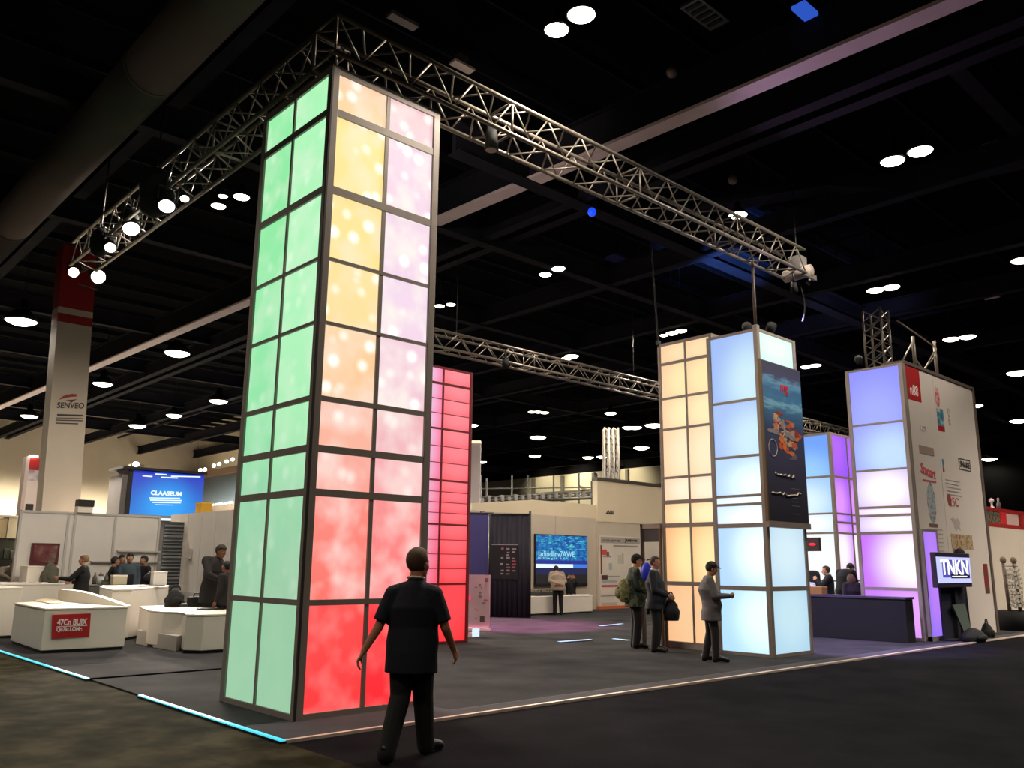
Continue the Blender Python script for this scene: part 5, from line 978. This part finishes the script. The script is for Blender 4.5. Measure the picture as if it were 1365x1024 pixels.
def hand(mb, wr, el, palm, thumb, sz=1., curl=.45):
    d = (wr - el).normalized(); n = (V(palm) - d * V(palm).dot(d)).normalized(); s = d.cross(n)
    if s.dot(V(thumb)) < 0: s = -s
    for off, ln in ((.033, .072), (.011, .08), (-.011, .074), (-.032, .058)):
        k = wr + d * .088 * sz + s * off * sz; mb.cap(wr + d * .02 * sz + s * off * .55 * sz, k, .0155 * sz, .0125 * sz)
        d1 = (d * math.cos(curl) + n * math.sin(curl) + s * off * 3.2).normalized(); q = k + d1 * ln * .55 * sz; d2 = (d * math.cos(curl * 2.1) + n * math.sin(curl * 2.1) + s * off * 2).normalized()
        mb.cap(k, q, .0105 * sz, .0092 * sz); mb.cap(q, q + d2 * ln * .5 * sz, .0092 * sz, .0075 * sz)
    b = wr + d * .03 * sz + s * .026 * sz; t1 = (d * .62 + s * .62 + n * .35).normalized(); q = b + t1 * .042 * sz; mb.cap(b, q, .0145 * sz, .0115 * sz); mb.cap(q, q + (d * .8 + s * .3 + n * .4).normalized() * .034 * sz, .0115 * sz, .009 * sz)
def torso(mb, J, g, z_hem=0., girth=1.):
    r = (J['rs'] - J['ls']).normalized(); rp = (J['rh'] - J['lh']).normalized()
    def fwd(axis, rr): f = V(axis).normalized().cross(rr).normalized(); return f if True else f
    sp = [J['pelvis'] - V((0, 0, .06)), J['pelvis'] + V((0, 0, .02)), J['pelvis'].lerp(J['chest'], .45), J['chest'], J['chest'].lerp(J['neck'], .5), J['chest'].lerp(J['neck'], .82), J['neck']]
    W_ = [(.17, .122), (.176, .126), (.164, .117), (.176, .122), (.172, .108), (.13, .082), (.062, .06)]
    rings = []
    for i, c in enumerate(sp):
        ax = (sp[min(i + 1, 6)] - sp[max(i - 1, 0)]); rr = rp.lerp(r, i / 6).normalized(); f = ax.normalized().cross(rr).normalized()
        gg = girth if i < 4 else 1
        rings.append((c + f * (.02 * (girth - 1) * 5 if i in (1, 2) else 0), rr * (W_[i][0] * gg + g), f * (W_[i][1] * gg + g)))
    if z_hem:                                                 # lower hem of a shirt or coat
        c, rr, f = rings[0]; rings = [(c - V((0, 0, z_hem)), rr * 1.03, f * 1.05)] + rings
    mb.loft(rings, 20)
    for q in ('ls', 'rs'):                                     # the slope from neck to shoulder
        mb.cap(J['neck'].lerp(J['chest'], .16), J[q], .052 + g * .6, .056 + g); mb.cap(J['chest'].lerp(J['neck'], .4), J[q] - V((0, 0, .03)), .075 + g * .5, .058 + g)
def head_mesh(mb, M, c):
    def e(p, r): mb.ell(c + M @ V(p), r, M, 16, 10)
    def k(a, b, ra, rb): mb.cap(c + M @ V(a), c + M @ V(b), ra, rb)
    e((0, -.012, .022), (.075, .095, .094)); e((0, .028, -.035), (.06, .06, .085)); e((0, .05, -.092), (.034, .032, .026)); e((-.03, .025, -.07), (.032, .05, .035)); e((.03, .025, -.07), (.032, .05, .035))
    k((0, .088, .012), (0, .104, -.026), .009, .014); k((-.016, .09, -.03), (.016, .09, -.03), .009, .009); k((-.04, .072, .024), (.04, .072, .024), .012, .012); k((-.02, .084, -.062), (.02, .084, -.062), .007, .007); k((-.017, .082, -.073), (.017, .082, -.073), .008, .008)
    for s in (-1, 1): e((s * .077, -.006, -.012), (.012, .022, .034)); e((s * .05, .045, -.025), (.02, .025, .03))
SKIN = {}
def person(label, pos, heading, J=None, scale=1., vx=.014, skin=(176, 128, 102), hair=(40, 30, 24), top=(30, 30, 36), legs=(22, 22, 24), shoes=(16, 15, 15), sleeve='long', hem=.06, girth=1., hairstyle='short', cap=None, glasses=False, collar=None, top_mat=None, palms=None, group=None, curl=.45, thick=1., hs=1.):
    P_ = dict(POSE); P_.update(J or {}); look = P_.pop('look'); J = {k: V(v) for k, v in P_.items()}
    t = thing('person', pos, label, 'person', group, math.radians(-heading)); t.scale = (scale,) * 3
    ms = mat('skin_%d_%d_%d' % skin, skin, .55, 0, .05, 20); mt = top_mat or mat('cloth_%d_%d_%d' % top, top, .85, 0, .12, 14, .25, 60); ml = mat('cloth_%d_%d_%d' % legs, legs, .85, 0, .12, 14, .25, 60); mh = mat('hair_%d_%d_%d' % hair, hair, .7, 0, .25, 60); msh = mat('shoe_%d_%d_%d' % shoes, shoes, .4)
    HM = rot(math.radians(look[0]), math.radians(look[1])) * hs; hc = J['head']
    b = MB(); torso(b, J, 0, 0, girth * .97)
    b.cap(J['neck'] - V((0, 0, .03)), hc - HM @ V((0, .015, .05)), .06, .054); head_mesh(b, HM, hc)
    for s in 'lr':
        b.cap(J[s + 's'], J[s + 'e'], .05, .041); b.cap(J[s + 'e'], J[s + 'w'], .042, .028)
        pl, th = (palms or {}).get(s, ((1 if s == 'l' else -1, 0, 0), (0, 1, 0))); hand(b, J[s + 'w'], J[s + 'e'], pl, th, 1, curl)
        b.cap(J[s + 'h'], J[s + 'k'], .083, .056); b.cap(J[s + 'k'], J[s + 'a'], .056, .04); b.cap(J[s + 'a'] - V((0, 0, .03)), J[s + 'toe'], .04, .032)
    link('body', voxel(b, min(vx, .012), ms, 4, .012), t)
    if J['la'].z < .3 or True:
        b = MB(); rp = (J['rh'] - J['lh']).normalized(); g = .014
        up = (J['chest'] - J['pelvis']).normalized(); f = up.cross(rp).normalized()
        b.loft([(J['pelvis'] - up * .1, rp * (.16 * girth), f * (.115 * girth)), (J['pelvis'], rp * (.166 * girth), f * (.118 * girth)), (J['pelvis'] + up * .07, rp * (.15 * girth), f * (.105 * girth))], 18)
        for s in 'lr':
            an = J[s + 'a'] - V((0, 0, .035)); an.z = max(an.z, .07)
            b.cap(J[s + 'h'], J[s + 'k'], .1 * thick, .076 * thick); b.cap(J[s + 'k'], J[s + 'k'].lerp(an, .5), .076 * thick, .07 * thick); b.cap(J[s + 'k'].lerp(an, .5), an, .07 * thick, .064 * thick)
        link('trousers', voxel(b, vx, ml, 4), t)
        for s in 'lr':
            b = MB(); h_ = J[s + 'a'] - V((0, .02, .02)); toe = J[s + 'toe']; d = (toe - h_); d.normalize()
            b.cap(h_, J[s + 'a'].lerp(toe, .5), .05, .048); b.cap(J[s + 'a'].lerp(toe, .4), toe, .048, .04); b.cap(h_ + V((0, 0, .03)), h_ - V((0, 0, .03)), .047, .05)
            link('shoe', voxel(b, vx, msh, 4, .0 if J[s + 'a'].z < .12 else None), t)
    b = MB(); torso(b, J, .02, hem, girth)
    for s in 'lr':
        if sleeve == 'short':
            e = J[s + 's'].lerp(J[s + 'e'], .84); b.cap(J[s + 's'], J[s + 's'].lerp(e, .5), .075, .074); b.tube(J[s + 's'].lerp(e, .3), e, .076, .072, 14)
        else:
            b.cap(J[s + 's'], J[s + 'e'], .074, .062); b.cap(J[s + 'e'], J[s + 'e'].lerp(J[s + 'w'], .5), .062, .054); b.tube(J[s + 'e'].lerp(J[s + 'w'], .5), J[s + 'w'], .054, .044, 14)
    b.tube(J['neck'] - V((0, .0, .05)), J['neck'] + V((0, .004, .028)), .085, .07, 16)
    link('shirt' if sleeve == 'short' else 'jacket', voxel(b, vx, mt, 4), t)
    def shell(keep, r, cc, m, nm, thick_=.01):
        bm = bmesh.new(); bmesh.ops.create_uvsphere(bm, u_segments=28, v_segments=18, radius=1)
        for v in bm.verts: v.co = V((v.co.x * r[0], v.co.y * r[1], v.co.z * r[2])) + V(cc)
        bmesh.ops.delete(bm, geom=[f for f in bm.faces if not keep(f.calc_center_median())], context='FACES')
        g = bmesh.ops.solidify(bm, geom=bm.faces[:], thickness=-thick_)
        me = bpy.data.meshes.new(nm); bm.to_mesh(me); bm.free()
        for v in me.vertices: v.co = hc + HM @ v.co
        me.materials.append(m)
        for p in me.polygons: p.use_smooth = True
        return link(nm, me, t)
    hk = dict(short=lambda c: c.z > .055 or (c.y < -.01 + max(0, c.z) * .8 and c.z > -.055 - max(0, -c.y) * .25), long=lambda c: c.z > .06 or c.y < .02, thin=lambda c: (c.y < -.0 and c.z > -.06) or c.z > .09)[hairstyle]
    if hairstyle == 'long': shell(hk, (.092, .108, .15), (0, -.02, -.01), mh, 'hair', .02)
    else: shell(hk, (.0775, .0985, .0965), (0, -.013, .023), mh, 'hair', .009)
    me_ = mat('eye_white', (205, 200, 195), .3); mi = mat('iris', (40, 28, 22), .3)
    for s in (-1, 1):
        ob = MB().ell(hc + HM @ V((s * .03, .077, .004)), (.0125,) * 3, HM, 10, 7); e = link('eye', new_mesh('eye', ob.v, ob.f, me_, True), t)
        ob = MB().ell(hc + HM @ V((s * .03, .087, .004)), (.006, .004, .006), HM, 8, 5); link('iris', new_mesh('iris', ob.v, ob.f, mi, True), e)
    if cap:
        mc = mat('cap_%d_%d_%d' % cap, cap, .8); cp = shell(lambda c: c.z > .05, (.084, .104, .104), (0, -.01, .024), mc, 'cap', .006)
        pts = [V((.07 * math.cos(a), .078 + .085 * math.sin(a), .058 - .012 * math.sin(a))) for a in [math.pi * i / 10 for i in range(11)]]; vs = [hc + HM @ p for p in pts] + [hc + HM @ (p - V((0, 0, .008))) for p in pts]; n = len(pts)
        link('brim', new_mesh('brim', vs, [tuple(range(n)), tuple(range(2 * n - 1, n - 1, -1))] + [(i, (i + 1) % n, n + (i + 1) % n, n + i) for i in range(n)], mc), cp)
    if glasses:
        ob = MB()
        for s in (-1, 1):
            pts = [hc + HM @ V((s * .032 + .023 * math.cos(a), .1, .004 + .018 * math.sin(a))) for a in [2 * math.pi * i / 12 for i in range(13)]]; ob.path(pts, .0025, 5); ob.tube(hc + HM @ V((s * .055, .098, .008)), hc + HM @ V((s * .08, .0, .004)), .0025, .0025, 5)
        ob.tube(hc + HM @ V((-.01, .1, .006)), hc + HM @ V((.01, .1, .006)), .0025, .0025, 5); link('glasses', new_mesh('glasses', ob.v, ob.f, M_black), t)
    if collar:
        ob = MB(); c0 = J['neck'] + V((0, .004, .03)); pts = [c0 + V((.072 * math.cos(a), .072 * math.sin(a), .004 - .012 * math.sin(a))) for a in [2 * math.pi * i / 24 for i in range(25)]]; ob.path(pts, .009, 6); link('collar', new_mesh('collar', ob.v, ob.f, mat('collar_%d' % collar[0], collar, .7), True), t)
    return t

# the man walking away in front
person('man in black short sleeved shirt walking away past the red panels', (4.58, 6.18, 0), 52, scale=1.005, vx=.009, girth=1.2, sleeve='short', hem=.17, hs=1.1, skin=(176, 116, 84), hair=(84, 60, 42), top=(20, 21, 32), legs=(26, 25, 24), collar=(225, 225, 225), hairstyle='thin', curl=.6, thick=1.2, J=dict(
    pelvis=(0, 0, .92), chest=(.0, .02, 1.22), neck=(.01, .02, 1.44), head=(.02, .055, 1.6), look=(-24, -6),
    ls=(-.185, .0, 1.335), rs=(.185, .01, 1.335), le=(-.285, -.06, 1.06), re=(.285, .02, 1.06), lw=(-.39, -.12, .86), rw=(.335, .14, .87),
    lh=(-.085, 0, .9), rh=(.085, .01, .9), lk=(-.085, -.0, .5), rk=(.075, .13, .5), la=(-.135, -.2, .1), ra=(.09, .22, .085), ltoe=(-.15, .0, .04), rtoe=(.17, .4, .04)),
    palms=dict(l=((1, .3, 0), (.2, 1, 0)), r=((-1, .2, 0), (0, 1, 0))))
M_camo = ramp_noise('camouflage', [(.36, (26, 30, 28)), (.44, (44, 58, 46)), (.52, (30, 40, 36)), (.6, (86, 92, 66)), (.68, (52, 62, 48))], 7, 3, .9)
M_camo2 = ramp_noise('camouflage_pale', [(.36, (60, 64, 44)), (.46, (150, 146, 104)), (.55, (92, 98, 66)), (.64, (170, 162, 124))], 8, 3, .9)
m2 = on_height(848, 865.5)
person('man in camouflage jacket and black cap standing left of the orange tower', (m2.x, m2.y, .02), 128, scale=1.05, vx=.012, girth=1.38, thick=1.15, skin=(186, 134, 96), cap=(22, 22, 24), glasses=True, top_mat=M_camo, hem=.12, legs=(18, 18, 20), hair=(30, 24, 20),
    J=dict(re=(.26, -.02, 1.12), rw=(.2, .2, 1.02), le=(-.26, .0, 1.12), lw=(-.16, .24, 1.0), head=(0, .05, 1.61), look=(-4, -8)))
p = V((m2.x, m2.y, 0)) + V((-.12, .02, .0))
t = thing('backpack', V((m2.x - .12, m2.y + .06, .92)), 'pale camouflage pack hanging low behind the man in black cap', 'bag')
c = V((m2.x - .14, m2.y + .1, .9)); part(t, 'body', MB().loft([(c + V((0, 0, z)), V((.19 * s, .0, 0)), V((0, .12 * s, 0))) for z, s in ((0, .7), (.04, .95), (.2, 1.05), (.36, 1), (.44, .8), (.47, .4))], 18), M_camo2, True); part(t, 'pocket', MB().ell(c + V((-.1, .08, .18)), (.13, .1, .13)), M_camo2, True); part(t, 'strap', MB().path([c + V((.05, -.02, .42)), c + V((.12, -.03, .6)), c + V((.16, -.12, .72))], .02, 6), M_blackmatt)
bag(V((m2.x + .42, m2.y - .1, .66)), .16, .12, .38, 'dark shoulder bag held low in front of the camouflage jacket man', (30, 32, 28), 'shoulder_bag')
m3 = on_height(875, 871)
person('man in dark jacket and glasses standing against the orange tower', (m3.x, m3.y, .02), 150, scale=1.02, vx=.012, girth=1.32, thick=1.15, skin=(170, 116, 98), glasses=True, top=(24, 26, 36), hem=.1, legs=(20, 20, 22), hair=(46, 34, 28), hairstyle='thin', collar=(210, 214, 220),
    J=dict(re=(.25, .02, 1.12), rw=(.12, .25, 1.02), le=(-.27, .05, 1.14), lw=(-.1, .27, 1.0), look=(-12, -12)))
bag(V((m3.x + .2, m3.y - .22, .6)), .15, .13, .42, 'black bag hanging at the hip of the man in dark jacket', (18, 18, 24), 'shoulder_bag')
c = at_depth(862, 17.2, 1.42); t = thing('blue_bag', c, 'bright blue pack behind the shoulder of the man in dark jacket', 'bag'); part(t, 'body', MB().ell(c + V((0, 0, .06)), (.12, .1, .2)), mat('pack_blue', (24, 50, 200), .6), True); part(t, 'strap', MB().path([c + V((0, 0, .3)), c + V((.1, -.1, .34)), c + V((.16, -.2, .2))], .015, 6), M_black)
m4 = on_height(949, 884)
person('man in grey jacket and black cap reading beside the blue tower', (m4.x, m4.y, .02), 138, scale=.97, vx=.012, girth=1.25, skin=(176, 124, 98), cap=(26, 24, 24), top=(92, 90, 92), hem=.16, legs=(34, 32, 32), hair=(34, 28, 24), curl=.8,
    J=dict(pelvis=(0, .02, .92), chest=(0, -.03, 1.24), neck=(0, .0, 1.45), head=(0, .06, 1.6), look=(6, -14), re=(.25, .06, 1.13), rw=(.1, .34, 1.13), le=(-.25, .06, 1.13), lw=(-.08, .34, 1.12), rk=(.1, .06, .5), lk=(-.1, .0, .5), la=(-.1, -.1, .085), ltoe=(-.12, .1, .04), ra=(.1, .06, .085), rtoe=(.12, .26, .04)),
    palms=dict(l=((1, 0, .3), (0, .4, 1)), r=((-1, 0, .3), (0, .4, 1))))
b5 = on_height(741, 820, .012)
person('man in brown grey shirt leaning over the low counter, seen from behind', (b5.x, b5.y - .1, .012), 38, vx=.014, girth=1.28, skin=(160, 110, 84), top=(150, 132, 116), legs=(24, 23, 24), hair=(40, 34, 30), hem=.08,
    J=dict(chest=(0, .16, 1.18), neck=(0, .34, 1.36), head=(0, .45, 1.46), look=(0, -30), ls=(-.19, .29, 1.32), rs=(.19, .29, 1.32), le=(-.26, .1, 1.08), re=(.27, .16, 1.06), lw=(-.04, -.14, 1.0), rw=(.06, -.12, .98)))
p = V((22.95, 21.55, 0))
person('dark clothed person with raised hands sitting behind the low counter', (p.x, p.y, .0), 225, scale=.95, skin=(150, 106, 84), top=(18, 18, 22), hair=(24, 20, 18), J=dict(pelvis=(0, 0, .6), chest=(0, .02, .92), neck=(0, .02, 1.12), head=(0, .05, 1.27), ls=(-.18, .0, 1.07), rs=(.18, .0, 1.07), le=(-.26, .2, 1.0), re=(.26, .2, 1.0), lw=(-.13, .2, 1.22), rw=(.13, .2, 1.22), lh=(-.1, 0, .58), rh=(.1, 0, .58), lk=(-.12, .4, .55), rk=(.12, .4, .55), la=(-.12, .42, .09), ra=(.12, .42, .09), ltoe=(-.13, .58, .04), rtoe=(.13, .58, .04)), palms=dict(l=((0, 1, 0), (1, 0, 0)), r=((0, 1, 0), (-1, 0, 0))))
# left crowd
p = at_depth(283, 17.9)
person('man in black coat standing at the stepped desk beside the green tower', (p.x, p.y, .03), 150, scale=1.14, vx=.014, girth=1.18, skin=(150, 100, 78), top=(26, 22, 22), hair=(34, 24, 20), hem=.2, J=dict(chest=(0, .05, 1.24), neck=(0, .09, 1.45), head=(0, .16, 1.57), look=(0, -18), re=(.28, .14, 1.16), rw=(.14, .34, 1.04), le=(-.28, .14, 1.16), lw=(-.1, .36, 1.0)))
p = at_depth(303, 17.2); 
person('seated person in dark clothes half hidden by the green tower edge', (p.x, p.y, .03), 330, scale=.92, skin=(150, 100, 80), top=(30, 28, 30), hair=(28, 22, 20), girth=1.1)
p = at_depth(112, 20)
person('person with short fair hair in long black coat behind the red sign desk', (p.x, p.y, .03), 300, scale=.985, vx=.014, girth=1.15, skin=(178, 128, 104), top=(20, 20, 20), hair=(120, 96, 70), hem=.35, J=dict(le=(-.28, .2, 1.18), lw=(-.2, .45, 1.2), re=(.26, .05, 1.12), rw=(.2, .28, 1.1)))
p = at_depth(68, 21.9); bag(V((p.x, p.y, 1.05)), .2, .16, .5, 'grey green padded bag standing on the counter left of the black coat', (84, 82, 70), 'holdall')
p = at_depth(7, 22.9)
person('person in grey sweater bending over the long counter at left edge', (p.x, p.y, .03), 172, scale=1.0, vx=.016, girth=1.2, skin=(140, 104, 84), top=(104, 94, 82), hair=(56, 46, 38), J=dict(chest=(0, .2, 1.2), neck=(0, .38, 1.38), head=(0, .5, 1.5), look=(0, -25), ls=(-.19, .32, 1.33), rs=(.19, .32, 1.33), le=(-.26, .5, 1.2), re=(.26, .5, 1.2), lw=(-.15, .7, 1.12), rw=(.15, .7, 1.12)))
for px, dp, top, hd, lab, sc in ((152, 21.7, (24, 24, 26), 100, 'dark dressed visitor at the left of the back crowd by the partition', .97), (161, 22.5, (30, 32, 38), 160, 'dark dressed visitor second from left in the back crowd', 1.0), (172, 21.9, (62, 74, 84), 200, 'visitor in blue grey top in the middle of the back crowd', 1.02), (192, 22.3, (18, 18, 20), 260, 'visitor in black at the right of the back crowd before the partition', .99)):
    p = at_depth(px, dp); person(lab, (p.x, p.y, .03), hd, scale=sc, vx=.02, skin=(150, 108, 86), top=top, hair=(30, 26, 22), J=dict(re=(.26, .08, 1.14), rw=(.18, .3, 1.08)))
# right reception
p = on_x(1104, 770, 20.75)
person('man in dark suit sitting behind the black counter, face to the left', (20.75, p.y, .0), 325, scale=.97, vx=.014, skin=(214, 160, 140), top=(16, 20, 30), hair=(70, 56, 46), hairstyle='thin', collar=(220, 225, 235), J=dict(head=(0, .05, 1.585), look=(0, -8), le=(-.27, .2, 1.2), lw=(-.12, .3, 1.36), re=(.28, .15, 1.16), rw=(.15, .36, 1.08)))
p = on_x(1088, 775, 20.2)
person('person in pale blue patterned shirt leaning over the black counter', (20.15, p.y, .0), 10, scale=.9, vx=.014, skin=(200, 150, 130), top_mat=ramp_noise('blue_white_shirt', [(.4, (190, 205, 240)), (.55, (236, 240, 255)), (.66, (90, 120, 200))], 9, 3, .8), hair=(30, 28, 40), J=dict(chest=(0, .14, 1.2), neck=(0, .28, 1.36), head=(0, .4, 1.42), look=(0, -40), ls=(-.19, .22, 1.31), rs=(.19, .22, 1.31), le=(-.25, .34, 1.1), re=(.25, .34, 1.1), lw=(-.1, .5, 1.06), rw=(.1, .5, 1.06)))
p = on_x(1122, 765, 21.3)
person('person in navy suit bowing before the violet far tower', (21.3, p.y, .0), 100, scale=1.08, vx=.014, skin=(190, 140, 120), top=(16, 18, 34), hair=(28, 24, 28), hem=.2, J=dict(chest=(0, .1, 1.26), neck=(0, .2, 1.44), head=(0, .34, 1.48), look=(0, -50), ls=(-.19, .16, 1.39), rs=(.19, .16, 1.39), le=(-.24, .2, 1.1), re=(.24, .2, 1.1), lw=(-.15, .4, 1.0), rw=(.15, .4, 1.0)))
p = on_x(1136, 785, 20.3)
person('person with long brown hair bent down behind the black counter', (20.3, p.y, .0), 45, scale=.86, vx=.014, skin=(190, 140, 120), top=(26, 18, 22), hair=(70, 42, 26), hairstyle='long', girth=1.2, J=dict(head=(0, .05, 1.55), look=(0, -30)))
t = thing('office_chair', (21.2, on_x(1082, 768, 21.2).y, 0), 'dark chair back behind the patterned shirt at the black counter', 'chair')
c = V(t.location); part(t, 'backrest', MB().loft([(c + V((.0, 0, z)), V((.03, 0, 0)), V((0, .24 * s, 0))) for z, s in ((1.05, .8), (1.15, 1), (1.4, 1), (1.5, .9), (1.54, .5))], 16), mat('chair_navy', (18, 20, 36), .7), True); part(t, 'seat', MB().box(c.x - .45, c.x, c.y - .24, c.y + .24, .78, .86), MATS['chair_navy'], False, .03); part(t, 'stem', MB().tube(c + V((-.2, 0, .05)), c + V((-.2, 0, .8)), .03, .03, 10), M_black, True); part(t, 'base', MB().lathe([(.28, .0), (.28, .03), (.04, .07)], c + V((-.2, 0, 0)), 16), M_black); part(t, 'back_stem', MB().bar(c + V((-.05, 0, .8)), c + V((.0, 0, 1.1)), .06, .03, (0, 1, 0)), M_black)
c = V((19.6, on_x(1088, 790, 19.6).y, .99)); t = thing('wooden_box', c, 'small tan wooden box on the left end of the black counter', 'box'); part(t, 'body', MB().box(c.x - .14, c.x + .14, c.y - .22, c.y + .22, .99, 1.14), mat('box_tan', (140, 104, 50), .6), False, .01); part(t, 'lid', MB().box(c.x - .145, c.x + .145, c.y - .225, c.y + .225, 1.14, 1.17), mat('box_lid', (160, 122, 66), .6), False, .006)
